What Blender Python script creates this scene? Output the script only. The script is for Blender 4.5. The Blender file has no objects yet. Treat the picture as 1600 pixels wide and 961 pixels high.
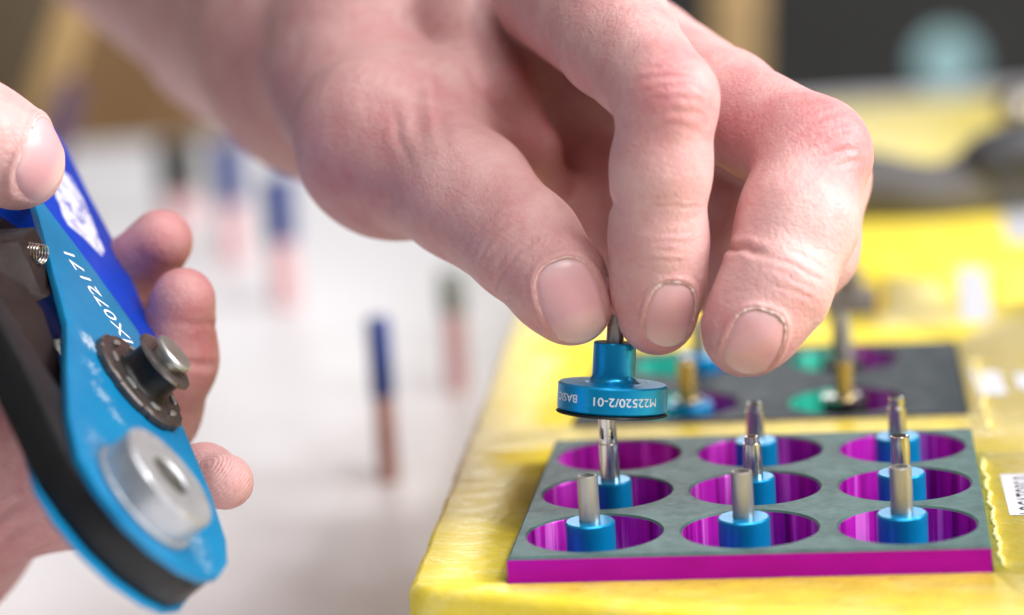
import bpy, bmesh, math, random
import numpy as np
from mathutils import Vector, Matrix

random.seed(7)
np.random.seed(7)
S = 0.01                     # every length below is in centimetres; meshes are written in metres
scn = bpy.context.scene
col = scn.collection

# ------------------------------------------------------------------ camera
CL, CR, CU, CF = (1.984, -44.415, 11.976), (0.991440, 0.116073, -0.059781), (0.035607, 0.200136, 0.979121), (-0.125614, 0.972868, -0.194289)
cam_d = bpy.data.cameras.new('camera')
cam = bpy.data.objects.new('camera', cam_d)
col.objects.link(cam)
M = Matrix(((CR[0], CU[0], -CF[0], CL[0] * S), (CR[1], CU[1], -CF[1], CL[1] * S), (CR[2], CU[2], -CF[2], CL[2] * S), (0, 0, 0, 1)))
cam.matrix_world = M
cam_d.lens = 100
cam_d.sensor_width = 36
cam_d.clip_start = 0.02
cam_d.clip_end = 20
cam_d.dof.use_dof = True
cam_d.dof.focus_distance = 0.445
cam_d.dof.aperture_fstop = 8.0
scn.camera = cam

# ------------------------------------------------------------------ world and lamps
w = bpy.data.worlds.new('World')
scn.world = w
w.use_nodes = True
wn = w.node_tree.nodes
bg = wn['Background']
bg.inputs['Color'].default_value = (0.93, 0.95, 1.0, 1)
bg.inputs['Strength'].default_value = 0.17

def area(name, loc, target, size, power, color=(1, 1, 1), size_y=None):
    d = bpy.data.lights.new(name, 'AREA')
    d.shape = 'RECTANGLE' if size_y else 'SQUARE'
    d.size = size * S
    if size_y:
        d.size_y = size_y * S
    d.energy = power
    d.color = color
    o = bpy.data.objects.new(name, d)
    col.objects.link(o)
    o.location = Vector(loc) * S
    o.rotation_euler = (Vector(target) - Vector(loc)).to_track_quat('-Z', 'Y').to_euler()
    return o

area('window_light', (85, -5, 50), (0, 2, 0), 60, 16.5, (1.0, 0.98, 0.97))
area('ceiling_light', (28, -26, 112), (0, 3, 0), 90, 10.5, (1.0, 0.98, 0.97))
area('rear_window_light', (-28, 170, 44), (-2, 10, 0), 75, 3.2, (0.98, 0.98, 1.0), 46)
area('added_spec_light', (30, -32, 62), (0, 2, 0), 9, 1.4, (1.0, 0.98, 0.95))  # small unseen light added for highlights on skin and metal

vs = scn.view_settings
vs.view_transform = 'Standard'
vs.look = 'None'
vs.exposure = 0.08
vs.gamma = 1.0

# ------------------------------------------------------------------ materials
def new_mat(name):
    m = bpy.data.materials.new(name)
    m.use_nodes = True
    nt = m.node_tree
    return m, nt, nt.nodes['Principled BSDF']

def noise(nt, scale, detail=3.0, rough=0.55, vec=None, dist=0.0):
    n = nt.nodes.new('ShaderNodeTexNoise')
    n.inputs['Scale'].default_value = scale
    n.inputs['Detail'].default_value = detail
    n.inputs['Roughness'].default_value = rough
    n.inputs['Distortion'].default_value = dist
    if vec is not None:
        nt.links.new(vec, n.inputs['Vector'])
    return n

def ramp(nt, fac, stops):
    r = nt.nodes.new('ShaderNodeValToRGB')
    e = r.color_ramp.elements
    while len(e) < len(stops):
        e.new(0.5)
    for k, (p, c) in enumerate(stops):
        e[k].position = p
        e[k].color = (*c, 1) if len(c) == 3 else c
    nt.links.new(fac, r.inputs['Fac'])
    return r

def objco(nt, scale=(1, 1, 1)):
    t = nt.nodes.new('ShaderNodeTexCoord')
    mp = nt.nodes.new('ShaderNodeMapping')
    mp.inputs['Scale'].default_value = scale
    nt.links.new(t.outputs['Object'], mp.inputs['Vector'])
    return mp.outputs['Vector']

def bump(nt, b, height, strength, dist):
    n = nt.nodes.new('ShaderNodeBump')
    n.inputs['Strength'].default_value = strength
    n.inputs['Distance'].default_value = dist
    nt.links.new(height, n.inputs['Height'])
    prev = b.inputs['Normal']
    if prev.is_linked:
        nt.links.new(prev.links[0].from_socket, n.inputs['Normal'])
    nt.links.new(n.outputs['Normal'], b.inputs['Normal'])
    return n

def simple(name, c, rough=0.5, metal=0.0, var=0.12, vscale=60.0, bstr=0.0, bscale=300.0, spec=0.5, stretch=(1, 1, 1), rvar=0.1):
    m, nt, b = new_mat(name)
    v = objco(nt, stretch)
    n = noise(nt, vscale, 4.0, 0.6, v)
    lo = tuple(max(0, x * (1 - var)) for x in c)
    hi = tuple(min(1, x * (1 + var)) for x in c)
    r = ramp(nt, n.outputs['Fac'], [(0.3, lo), (0.7, hi)])
    nt.links.new(r.outputs['Color'], b.inputs['Base Color'])
    mr = nt.nodes.new('ShaderNodeMapRange')
    mr.inputs['From Min'].default_value = 0.3
    mr.inputs['From Max'].default_value = 0.7
    mr.inputs['To Min'].default_value = max(0.02, rough - rvar)
    mr.inputs['To Max'].default_value = rough + rvar
    n2 = noise(nt, vscale * 2.7, 5.0, 0.65, v)
    nt.links.new(n2.outputs['Fac'], mr.inputs['Value'])
    nt.links.new(mr.outputs['Result'], b.inputs['Roughness'])
    b.inputs['Metallic'].default_value = metal
    b.inputs['Specular IOR Level'].default_value = spec
    if bstr > 0:
        n3 = noise(nt, bscale, 3.0, 0.6, v)
        bump(nt, b, n3.outputs['Fac'], bstr, 0.0004)
    return m

MAT = {}
MAT['blue_anodized'] = simple('blue_anodized', (0.0, 0.28, 0.58), 0.28, 0.55, 0.07, 90, 0.0, 2500, rvar=0.012)
MAT['print_white'] = simple('print_white', (0.78, 0.80, 0.82), 0.5, 0, 0.08, 600)
MAT['print_black'] = simple('print_black', (0.03, 0.03, 0.035), 0.6, 0, 0.2, 600)
MAT['steel'] = simple('steel', (0.62, 0.60, 0.56), 0.2, 1.0, 0.06, 160, 0.01, 1800, rvar=0.05, stretch=(1, 1, 0.15))
MAT['dull_steel'] = simple('dull_steel', (0.46, 0.45, 0.42), 0.36, 0.85, 0.16, 160, 0.03, 1800, rvar=0.05, stretch=(1, 1, 0.3))
MAT['brass_steel'] = simple('brass_steel', (0.60, 0.46, 0.22), 0.3, 1.0, 0.10, 220)
MAT['dark_gap'] = simple('dark_gap', (0.012, 0.012, 0.013), 0.6, 0, 0.2, 200)
MAT['magenta_side'] = simple('magenta_side', (0.42, 0.0, 0.46), 0.5, 0.0, 0.08, 120, 0.05, 900, spec=0.15, stretch=(1, 1, 4))
MAT['tray_top'] = simple('tray_top', (0.062, 0.118, 0.112), 0.42, 0.0, 0.28, 170, 0.2, 2600, spec=0.2, rvar=0.08)
MAT['dark_tray_top'] = simple('dark_tray_top', (0.022, 0.031, 0.037), 0.5, 0.0, 0.16, 60, 0.1, 2200, spec=0.22)
def liner_material(name, stops):  # reflections off the wall facets painted into the colour as pale and dark streaks
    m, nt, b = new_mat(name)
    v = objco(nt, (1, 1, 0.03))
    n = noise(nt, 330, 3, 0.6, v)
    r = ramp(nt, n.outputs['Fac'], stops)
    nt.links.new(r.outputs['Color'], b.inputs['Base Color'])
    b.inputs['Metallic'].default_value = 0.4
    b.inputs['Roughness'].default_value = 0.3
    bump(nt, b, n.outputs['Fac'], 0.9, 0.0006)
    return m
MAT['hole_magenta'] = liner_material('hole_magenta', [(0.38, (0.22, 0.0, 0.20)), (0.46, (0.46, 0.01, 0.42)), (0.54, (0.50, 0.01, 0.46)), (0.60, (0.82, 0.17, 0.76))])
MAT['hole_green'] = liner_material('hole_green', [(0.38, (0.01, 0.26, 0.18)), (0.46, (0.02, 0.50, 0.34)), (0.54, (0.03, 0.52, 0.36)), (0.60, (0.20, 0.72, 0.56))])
MAT['hole_floor'] = simple('hole_floor', (0.06, 0.01, 0.05), 0.5, 0.2, 0.2, 200)
MAT['black_metal'] = simple('black_metal', (0.009, 0.009, 0.010), 0.42, 0.0, 0.25, 150, 0.1, 1200, spec=0.3)
MAT['brown_metal'] = simple('brown_metal', (0.018, 0.011, 0.010), 0.55, 0.0, 0.2, 120, 0.15, 1500, spec=0.15)
MAT['bronze_black'] = simple('bronze_black', (0.10, 0.08, 0.075), 0.38, 0.7, 0.3, 260, 0.2, 1500)
MAT['dark_steel'] = simple('dark_steel', (0.22, 0.20, 0.19), 0.32, 0.9, 0.15, 220, 0.1, 1800)
MAT['blue_plastic'] = simple('blue_plastic', (0.0, 0.042, 0.42), 0.38, 0, 0.12, 60, 0.06, 900, spec=0.3)
MAT['dial_metal'] = simple('dial_metal', (0.46, 0.47, 0.49), 0.34, 0.6, 0.08, 200, 0.05, 900)
MAT['white_laminate'] = simple('white_laminate', (0.87, 0.845, 0.865), 0.45, 0, 0.03, 12, 0.02, 60, spec=0.35)
MAT['navy_plastic'] = simple('navy_plastic', (0.010, 0.035, 0.20), 0.4, 0, 0.15, 60)
MAT['pink_plastic'] = simple('pink_plastic', (0.46, 0.22, 0.19), 0.45, 0, 0.12, 60)
MAT['pale_pink_plastic'] = simple('pale_pink_plastic', (0.72, 0.42, 0.44), 0.45, 0, 0.12, 60)
MAT['grey_plastic'] = simple('grey_plastic', (0.24, 0.26, 0.24), 0.5, 0, 0.15, 60)
MAT['dark_plastic'] = simple('dark_plastic', (0.045, 0.043, 0.035), 0.5, 0, 0.15, 60)
MAT['cardboard'] = simple('cardboard', (0.29, 0.16, 0.068), 0.8, 0, 0.15, 18, 0.1, 200)
MAT['wood'] = simple('wood', (0.42, 0.27, 0.11), 0.6, 0, 0.2, 30, stretch=(1, 6, 1))
MAT['dark_wall'] = simple('dark_wall', (0.10, 0.10, 0.095), 0.7, 0, 0.3, 5)
MAT['dark_blue_grey'] = simple('dark_blue_grey', (0.030, 0.042, 0.055), 0.6, 0, 0.3, 6)
MAT['dark_brown'] = simple('dark_brown', (0.07, 0.045, 0.02), 0.7, 0, 0.2, 8)
MAT['purple_cloth'] = simple('purple_cloth', (0.09, 0.05, 0.09), 0.8, 0, 0.2, 30)
MAT['tool_black'] = simple('tool_black', (0.05, 0.05, 0.058), 0.36, 0.2, 0.3, 40, 0.1, 400)
MAT['tool_grey'] = simple('tool_grey', (0.11, 0.105, 0.11), 0.5, 0.0, 0.25, 40, 0.1, 400)
MAT['pale_teal'] = simple('pale_teal', (0.26, 0.37, 0.39), 0.35, 0, 0.08, 30)
MAT['glue'] = simple('glue', (0.84, 0.74, 0.30), 0.16, 0, 0.1, 200, 0.2, 900)
MAT['white_paper'] = simple('white_paper', (0.56, 0.56, 0.60), 0.5, 0, 0.03, 60)
MAT['grey_block'] = simple('grey_block', (0.17, 0.15, 0.14), 0.5, 0.3, 0.2, 60)
MAT['deep_yellow'] = simple('deep_yellow', (0.80, 0.50, 0.0), 0.5, 0, 0.1, 40)

def foam_material():
    m, nt, b = new_mat('yellow_foam')
    v = objco(nt, (0.7, 1.3, 1))
    n = noise(nt, 130, 5, 0.62, v, 0.4)
    r = ramp(nt, n.outputs['Fac'], [(0.30, (0.81, 0.61, 0.03)), (0.52, (0.84, 0.665, 0.07)), (0.70, (0.87, 0.72, 0.18))])
    nt.links.new(r.outputs['Color'], b.inputs['Base Color'])
    n2 = noise(nt, 240, 4, 0.6, v, 0.2)
    mr = nt.nodes.new('ShaderNodeMapRange')
    mr.inputs['From Min'].default_value = 0.3
    mr.inputs['From Max'].default_value = 0.7
    mr.inputs['To Min'].default_value = 0.20
    mr.inputs['To Max'].default_value = 0.48
    nt.links.new(n2.outputs['Fac'], mr.inputs['Value'])
    nt.links.new(mr.outputs['Result'], b.inputs['Roughness'])
    b.inputs['Specular IOR Level'].default_value = 0.4
    b.inputs['Subsurface Weight'].default_value = 0.15
    b.inputs['Subsurface Radius'].default_value = (1.0, 0.6, 0.1)
    b.inputs['Subsurface Scale'].default_value = 0.002
    vo = nt.nodes.new('ShaderNodeTexVoronoi')
    vo.inputs['Scale'].default_value = 700
    nt.links.new(v, vo.inputs['Vector'])
    bump(nt, b, vo.outputs['Distance'], 0.22, 0.0004)
    n3 = noise(nt, 420, 4, 0.65, v)
    bump(nt, b, n3.outputs['Fac'], 0.22, 0.0008)
    return m
MAT['foam'] = foam_material()

def teal_material():
    m, nt, b = new_mat('teal_paint')
    v = objco(nt)
    n = noise(nt, 90, 4, 0.6, v)
    base = ramp(nt, n.outputs['Fac'], [(0.3, (0.0, 0.165, 0.37)), (0.7, (0.0, 0.215, 0.44))])
    a = nt.nodes.new('ShaderNodeAttribute')
    a.attribute_name = 'wear'
    n2 = noise(nt, 1200, 6, 0.75, v)
    mul = nt.nodes.new('ShaderNodeMath'); mul.operation = 'MULTIPLY_ADD'
    nt.links.new(n2.outputs['Fac'], mul.inputs[0])
    mul.inputs[1].default_value = 1.7
    mul.inputs[2].default_value = -1.35
    ad = nt.nodes.new('ShaderNodeMath'); ad.operation = 'ADD'; ad.use_clamp = True
    nt.links.new(a.outputs['Fac'], ad.inputs[0])
    nt.links.new(mul.outputs[0], ad.inputs[1])
    m2 = nt.nodes.new('ShaderNodeMath'); m2.operation = 'MULTIPLY'; m2.use_clamp = True
    nt.links.new(ad.outputs[0], m2.inputs[0])
    m2.inputs[1].default_value = 3.0
    mix = nt.nodes.new('ShaderNodeMix'); mix.data_type = 'RGBA'
    nt.links.new(m2.outputs[0], mix.inputs['Factor'])
    nt.links.new(base.outputs['Color'], mix.inputs[6])
    mix.inputs[7].default_value = (0.55, 0.66, 0.74, 1)
    nt.links.new(mix.outputs[2], b.inputs['Base Color'])
    b.inputs['Roughness'].default_value = 0.36
    b.inputs['Metallic'].default_value = 0.25
    n3 = noise(nt, 1400, 3, 0.6, v)
    bump(nt, b, n3.outputs['Fac'], 0.08, 0.0003)
    return m
MAT['teal_paint'] = teal_material()

def print_worn():
    m, nt, b = new_mat('worn_white_print')
    v = objco(nt, (1, 1, 1))
    n = noise(nt, 420, 4, 0.65, v, 0.8)
    r = ramp(nt, n.outputs['Fac'], [(0.40, (0.12, 0.14, 0.45)), (0.50, (0.72, 0.72, 0.78))])
    nt.links.new(r.outputs['Color'], b.inputs['Base Color'])
    b.inputs['Roughness'].default_value = 0.45
    return m
MAT['worn_print'] = print_worn()

def skin_material(name, base, red, pale):
    m, nt, b = new_mat(name)
    v = objco(nt)
    a = nt.nodes.new('ShaderNodeAttribute'); a.attribute_name = 'tone'
    n = noise(nt, 120, 4, 0.6, v)
    n2 = noise(nt, 520, 4, 0.65, v)
    ad = nt.nodes.new('ShaderNodeMath'); ad.operation = 'MULTIPLY_ADD'
    nt.links.new(n.outputs['Fac'], ad.inputs[0]); ad.inputs[1].default_value = 0.75
    nt.links.new(a.outputs['Fac'], ad.inputs[2])
    ad2 = nt.nodes.new('ShaderNodeMath'); ad2.operation = 'MULTIPLY_ADD'
    nt.links.new(n2.outputs['Fac'], ad2.inputs[0]); ad2.inputs[1].default_value = 0.30
    nt.links.new(ad.outputs[0], ad2.inputs[2])
    r = ramp(nt, ad2.outputs[0], [(0.30, pale), (0.62, base), (1.0, red)])
    nt.links.new(r.outputs['Color'], b.inputs['Base Color'])
    b.inputs['Roughness'].default_value = 0.46
    b.inputs['Specular IOR Level'].default_value = 0.42
    b.inputs['Subsurface Weight'].default_value = 0.30
    b.inputs['Subsurface Radius'].default_value = (0.85, 0.35, 0.27)
    b.inputs['Subsurface Scale'].default_value = 0.0035
    vo = nt.nodes.new('ShaderNodeTexVoronoi')
    vo.inputs['Scale'].default_value = 1500
    nd = noise(nt, 900, 2, 0.5, v)
    mixv = nt.nodes.new('ShaderNodeMix'); mixv.data_type = 'VECTOR'
    mixv.inputs['Factor'].default_value = 0.0006
    nt.links.new(v, mixv.inputs[4]); nt.links.new(nd.outputs['Color'], mixv.inputs[5])
    nt.links.new(mixv.outputs[1], vo.inputs['Vector'])
    bump(nt, b, vo.outputs['Distance'], 0.32, 0.00022)
    n3 = noise(nt, 600, 5, 0.65, v)
    bump(nt, b, n3.outputs['Fac'], 0.36, 0.0006)
    ve = nt.nodes.new('ShaderNodeTexVoronoi'); ve.feature = 'DISTANCE_TO_EDGE'
    ve.inputs['Scale'].default_value = 620
    nt.links.new(mixv.outputs[1], ve.inputs['Vector'])
    re_ = ramp(nt, ve.outputs['Distance'], [(0.0, (0, 0, 0)), (0.12, (1, 1, 1))])
    bump(nt, b, re_.outputs['Color'], 0.17, 0.0002)
    ap = nt.nodes.new('ShaderNodeAttribute'); ap.attribute_name = 'ridge'
    sn = nt.nodes.new('ShaderNodeMath'); sn.operation = 'SINE'
    nt.links.new(ap.outputs['Fac'], sn.inputs[0])
    bump(nt, b, sn.outputs[0], 0.35, 0.00012)
    n4 = noise(nt, 2600, 3, 0.6, v)
    bump(nt, b, n4.outputs['Fac'], 0.22, 0.00018)
    return m
MAT['skin'] = skin_material('skin', (0.60, 0.310, 0.300), (0.56, 0.165, 0.18), (0.68, 0.43, 0.405))
def nail_material():
    m, nt, b = new_mat('nail')
    v = objco(nt)
    a = nt.nodes.new('ShaderNodeAttribute'); a.attribute_name = 'along'
    n = noise(nt, 350, 4, 0.6, v)
    ad = nt.nodes.new('ShaderNodeMath'); ad.operation = 'MULTIPLY_ADD'
    nt.links.new(n.outputs['Fac'], ad.inputs[0]); ad.inputs[1].default_value = 0.35
    nt.links.new(a.outputs['Fac'], ad.inputs[2])
    mr = nt.nodes.new('ShaderNodeMapRange')
    mr.inputs['From Min'].default_value = -0.85; mr.inputs['From Max'].default_value = 1.35
    nt.links.new(ad.outputs[0], mr.inputs['Value'])
    r = ramp(nt, mr.outputs['Result'], [(0.0, (0.68, 0.43, 0.43)), (0.25, (0.66, 0.35, 0.37)), (0.62, (0.64, 0.33, 0.35)), (0.88, (0.70, 0.45, 0.42)), (0.97, (0.76, 0.60, 0.53))])
    nt.links.new(r.outputs['Color'], b.inputs['Base Color'])
    b.inputs['Roughness'].default_value = 0.34
    b.inputs['Subsurface Weight'].default_value = 0.25
    b.inputs['Subsurface Radius'].default_value = (0.85, 0.35, 0.27)
    b.inputs['Subsurface Scale'].default_value = 0.002
    n2 = noise(nt, 900, 3, 0.6, v)
    bump(nt, b, n2.outputs['Fac'], 0.12, 0.0003)
    return m
MAT['nail'] = nail_material()
MAT['dry_skin'] = simple('dry_skin', (0.78, 0.62, 0.59), 0.85, 0, 0.12, 900, 0.4, 2500, spec=0.1)

# ------------------------------------------------------------------ mesh helpers
def tag(o, label=None, cat=None, group=None, kind=None):
    if label: o['label'] = label
    if cat: o['category'] = cat
    if group: o['group'] = group
    if kind: o['kind'] = kind
    return o

def link_mesh(name, verts, faces, mat, parent=None, origin=None, smooth=True, sharp=0.6, mats=None, mat_idx=None):
    """verts in world cm; the object's origin sits at `origin` (or at the parent's)"""
    if parent is not None:
        base = Vector(parent['_o'])
    else:
        base = Vector(origin) if origin is not None else Vector((0, 0, 0))
    me = bpy.data.meshes.new(name)
    me.from_pydata([tuple((Vector(p) - base) * S) for p in verts], [], [list(f) for f in faces])
    for mm in (mats or [mat]):
        me.materials.append(mm)
    if mat_idx is not None:
        me.polygons.foreach_set('material_index', np.asarray(mat_idx, dtype=np.int32))
    if smooth:
        me.polygons.foreach_set('use_smooth', [True] * len(me.polygons))
        me.set_sharp_from_angle(angle=sharp)
    me.update()
    o = bpy.data.objects.new(name, me)
    col.objects.link(o)
    if parent is not None:
        o.parent = parent
    else:
        o.location = base * S
    o['_o'] = tuple(base)
    return o

def empty(name, loc):
    o = bpy.data.objects.new(name, None)
    col.objects.link(o)
    o.location = Vector(loc) * S
    o.empty_display_size = 0.005
    o['_o'] = tuple(loc)
    return o

def frame_of(axis, hint=(0, 1, 0)):
    z = Vector(axis).normalized()
    x = Vector(hint)
    x = x - z * x.dot(z)
    if x.length < 1e-4:
        x = Vector((1, 0, 0)) - z * z.x
    x.normalize()
    return x, z.cross(x), z

def lathe(profile, segs=48, base=(0, 0, 0), axis=(0, 0, 1), hint=(1, 0, 0), cap0=True, cap1=True, rfun=None, k=1.0):
    """profile: list of (radius, height)"""
    kk = k
    X, Y, Z = frame_of(axis, hint)
    B = Vector(base)
    V, Fc = [], []
    for (r, h) in profile:
        for k in range(segs):
            a = 2 * math.pi * k / segs
            rr = r if rfun is None else rfun(r, h, a)
            V.append(B + (X * (rr * math.cos(a)) + Y * (rr * math.sin(a)) + Z * h) * kk)
    for i in range(len(profile) - 1):
        for k in range(segs):
            k2 = (k + 1) % segs
            Fc.append((i * segs + k, i * segs + k2, (i + 1) * segs + k2, (i + 1) * segs + k))
    if cap0: Fc.append(tuple(reversed(range(segs))))
    if cap1: Fc.append(tuple((len(profile) - 1) * segs + k for k in range(segs)))
    return V, Fc

def merge(*vfs):
    V, Fc = [], []
    for v, f in vfs:
        n = len(V)
        V += list(v)
        Fc += [tuple(i + n for i in q) for q in f]
    return V, Fc

def tube(path, radii, segs=12, cap=True):
    path = [Vector(p) for p in path]
    V, Fc = [], []
    x = None
    for i, p in enumerate(path):
        t = (path[min(i + 1, len(path) - 1)] - path[max(i - 1, 0)]).normalized()
        x0 = x if x is not None else (Vector((0, 0, 1)) if abs(t.z) < 0.9 else Vector((1, 0, 0)))
        x = (x0 - t * x0.dot(t)).normalized()
        y = t.cross(x)
        r = radii[i] if hasattr(radii, '__len__') else radii
        for k in range(segs):
            a = 2 * math.pi * k / segs
            V.append(p + (x * math.cos(a) + y * math.sin(a)) * r)
    for i in range(len(path) - 1):
        for k in range(segs):
            k2 = (k + 1) % segs
            Fc.append((i * segs + k, i * segs + k2, (i + 1) * segs + k2, (i + 1) * segs + k))
    if cap:
        Fc.append(tuple(reversed(range(segs))))
        Fc.append(tuple((len(path) - 1) * segs + k for k in range(segs)))
    return V, Fc

def smooth_path(pts, n=8):
    """Catmull-Rom through points (tuples of any length)"""
    P_ = [np.array(p, float) for p in pts]
    P_ = [2 * P_[0] - P_[1]] + P_ + [2 * P_[-1] - P_[-2]]
    out = []
    for i in range(1, len(P_) - 2):
        for k in range(n):
            t = k / n
            a, b, c, d = P_[i - 1], P_[i], P_[i + 1], P_[i + 2]
            out.append(0.5 * (2 * b + (c - a) * t + (2 * a - 5 * b + 4 * c - d) * t * t + (3 * b - a - 3 * c + d) * t ** 3))
    out.append(P_[-2])
    return out

def extrude(poly, vec, bev=0.0, segs=2):
    """a closed polygon of 3-D points, extruded by vec, its edges bevelled"""
    bm = bmesh.new()
    vs_ = [bm.verts.new(Vector(p)) for p in poly]
    f = bm.faces.new(vs_)
    r = bmesh.ops.extrude_face_region(bm, geom=[f])
    bmesh.ops.translate(bm, verts=[e for e in r['geom'] if isinstance(e, bmesh.types.BMVert)], vec=Vector(vec))
    bmesh.ops.recalc_face_normals(bm, faces=bm.faces)
    if bev > 0:
        ed = [e for e in bm.edges if len(e.link_faces) == 2 and e.calc_face_angle(0) > 0.7]
        bmesh.ops.bevel(bm, geom=ed, offset=bev, segments=segs, profile=0.5, affect='EDGES', clamp_overlap=True)
    bm.verts.index_update()
    V = [v.co.copy() for v in bm.verts]
    Fc = [tuple(v.index for v in q.verts) for q in bm.faces]
    bm.free()
    return V, Fc

def box(c, size, bev=0.03, rz=0.0):
    cx, cy, cz = c
    a, b, h = size[0] / 2, size[1] / 2, size[2]
    cs, sn = math.cos(rz), math.sin(rz)
    poly = [(cx + x * cs - y * sn, cy + x * sn + y * cs, cz) for x, y in ((-a, -b), (a, -b), (a, b), (-a, b))]
    return extrude(poly, (0, 0, h), bev)

def sheet_with_holes(outer, holes, z):
    """flat sheet at height z with polygonal holes; returns verts, faces (facing up)"""
    bm = bmesh.new()
    edges = []
    for loop in [outer] + holes:
        vs_ = [bm.verts.new((x, y, z)) for x, y in loop]
        for i in range(len(vs_)):
            edges.append(bm.edges.new((vs_[i], vs_[(i + 1) % len(vs_)])))
    bmesh.ops.triangle_fill(bm, use_beauty=True, use_dissolve=False, edges=edges, normal=(0, 0, 1))
    for f in bm.faces:
        if f.normal.z < 0: f.normal_flip()
    bm.verts.index_update()
    V = [v.co.copy() for v in bm.verts]
    Fc = [tuple(v.index for v in q.verts) for q in bm.faces]
    bm.free()
    return V, Fc

def wall_strip(loop, z0, z1, inward=True):
    n = len(loop)
    V = [Vector((x, y, z1)) for x, y in loop] + [Vector((x, y, z0)) for x, y in loop]
    Fc = []
    for i in range(n):
        j = (i + 1) % n
        q = (i, j, n + j, n + i) if inward else (j, i, n + i, n + j)
        Fc.append(q)
    return V, Fc

def text_mesh(s, size, bold=0.0):
    cu = bpy.data.curves.new('txt', 'FONT')
    cu.body = s
    cu.size = size
    cu.align_x = 'CENTER'
    cu.align_y = 'CENTER'
    cu.resolution_u = 3
    cu.offset = bold
    o = bpy.data.objects.new('txt', cu)
    col.objects.link(o)
    dg = bpy.context.evaluated_depsgraph_get()
    me = bpy.data.meshes.new_from_object(o.evaluated_get(dg))
    V = [v.co.copy() for v in me.vertices]
    Fc = [tuple(p.vertices) for p in me.polygons]
    bpy.data.objects.remove(o)
    bpy.data.meshes.remove(me)
    bpy.data.curves.remove(cu)
    return V, Fc

def text_sharp(name, V, Fc, mat, parent):
    return link_mesh(name, V, Fc, mat, parent, smooth=False)

# ------------------------------------------------------------------ table, wall, background
TZ = -4.5
V, Fc = extrude([(-120, -40, TZ), (70, -40, TZ), (70, 93.0, TZ), (-120, 66.0, TZ)], (0, 0, -2.5), 0.15)
tag(link_mesh('white_table', V, Fc, MAT['white_laminate'], origin=(-20, 20, TZ)),
    'glossy white table top under the yellow foam and the standing pegs', 'table')

V, Fc = extrude([(-260, 215, -70), (260, 215, -70), (260, 220, -70), (-260, 220, -70)], (0, 0, 230))
tag(link_mesh('back_wall', V, Fc, MAT['dark_wall'], origin=(0, 215, -70)), kind='structure')
V, Fc = extrude([(-260, -60, -75), (260, -60, -75), (260, 215, -75), (-260, 215, -75)], (0, 0, 4.5))
tag(link_mesh('floor', V, Fc, MAT['dark_wall'], origin=(0, 0, -75)), kind='structure')

# cardboard carton behind the table (front face, flaps)
def cb_point(x, y, z): return (x, y, z)
ct = empty('cardboard_carton', (-48, 125, -32))
tag(ct, 'brown cardboard carton out of focus behind the far edge of the white table', 'box')
V, Fc = box((-52, 128, -32), (74, 46, 33.0), 0.4, 0.10)
link_mesh('carton_body', V, Fc, MAT['cardboard'], ct)
# leaning wooden slats and dark cloth at the far left
V, Fc = extrude([(-27.892, 49.650, -2.099), (-26.756, 49.783, -2.168), (-23.381, 49.626, 5.159), (-24.666, 49.475, 5.237)], (-0.019, 1.000, -0.004), 0.2)
tag(link_mesh('wooden_board', V, Fc, MAT['wood'], origin=(-25.956, 49.522, 1.158)), 'pale wooden board leaning diagonally, blurred, above the thumb at the left edge', 'board')
V, Fc = extrude([(-35.341, 51.764, -2.136), (-28.244, 52.595, -2.564), (-25.088, 54.835, 6.611), (-35.001, 53.674, 7.209)], (-0.121, 0.988, -0.096), 0.2)
tag(link_mesh('dark_panel', V, Fc, MAT['dark_brown'], origin=(-28.420, 53.465, 1.906)), 'dark brown panel out of focus behind the leaning wooden board', 'panel')
V, Fc = tube([(-25.487, 46.987, -1.549), (-24.836, 47.377, -0.015), (-24.539, 48.771, 1.626)], [0.5, 0.6, 0.4], 12)
tag(link_mesh('purple_strap', V, Fc, MAT['purple_cloth'], origin=(-24.836, 47.377, -0.015)), 'dark purple strap hanging blurred just right of the thumb at the left edge', 'strap')

# ------------------------------------------------------------------ yellow foam with cut-outs
FZ, FB = -0.4, -1.95
outer = [(-5.13, -3.55), (-4.75, -3.88), (-3.45, -4.38), (-1.5, -5.14), (8, -9.0), (17, -9.0), (17, 50.6), (-6.95, 49.4)]
def densify(loop, step, jit):
    out = []
    n = len(loop)
    for i in range(n):
        a, b = Vector(loop[i]), Vector(loop[(i + 1) % n])
        L = (b - a).length
        k = max(1, int(L / step))
        d = (b - a) / L
        nn = Vector((d.y, -d.x))
        for j in range(k):
            out.append(a + d * (L * j / k) + nn * (random.uniform(-jit, jit) if j else 0))
    return out
outer_d = densify(outer, 0.45, 0.018)
def inset(loop, d):
    n = len(loop); out = []
    for i in range(n):
        a, b, c = Vector(loop[i - 1]), Vector(loop[i]), Vector(loop[(i + 1) % n])
        e1, e2 = (b - a).normalized(), (c - b).normalized()
        n1, n2 = Vector((-e1.y, e1.x)), Vector((-e2.y, e2.x))
        m = (n1 + n2)
        m = m / max(0.3, m.dot(n1))
        out.append(b + m * d)
    return out
def rect(x0, y0, x1, y1, step=0.3, jit=0.012, rot=0.0, r=0.1):
    cx, cy = (x0 + x1) / 2, (y0 + y1) / 2
    pts = [(x0 + r, y0), (x1 - r, y0), (x1, y0 + r), (x1, y1 - r), (x1 - r, y1), (x0 + r, y1), (x0, y1 - r), (x0, y0 + r)]
    cs, sn = math.cos(rot), math.sin(rot)
    pts = [(cx + (x - cx) * cs - (y - cy) * sn, cy + (x - cx) * sn + (y - cy) * cs) for x, y in pts]
    return [tuple(p) for p in densify(pts, step, jit)]
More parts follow.
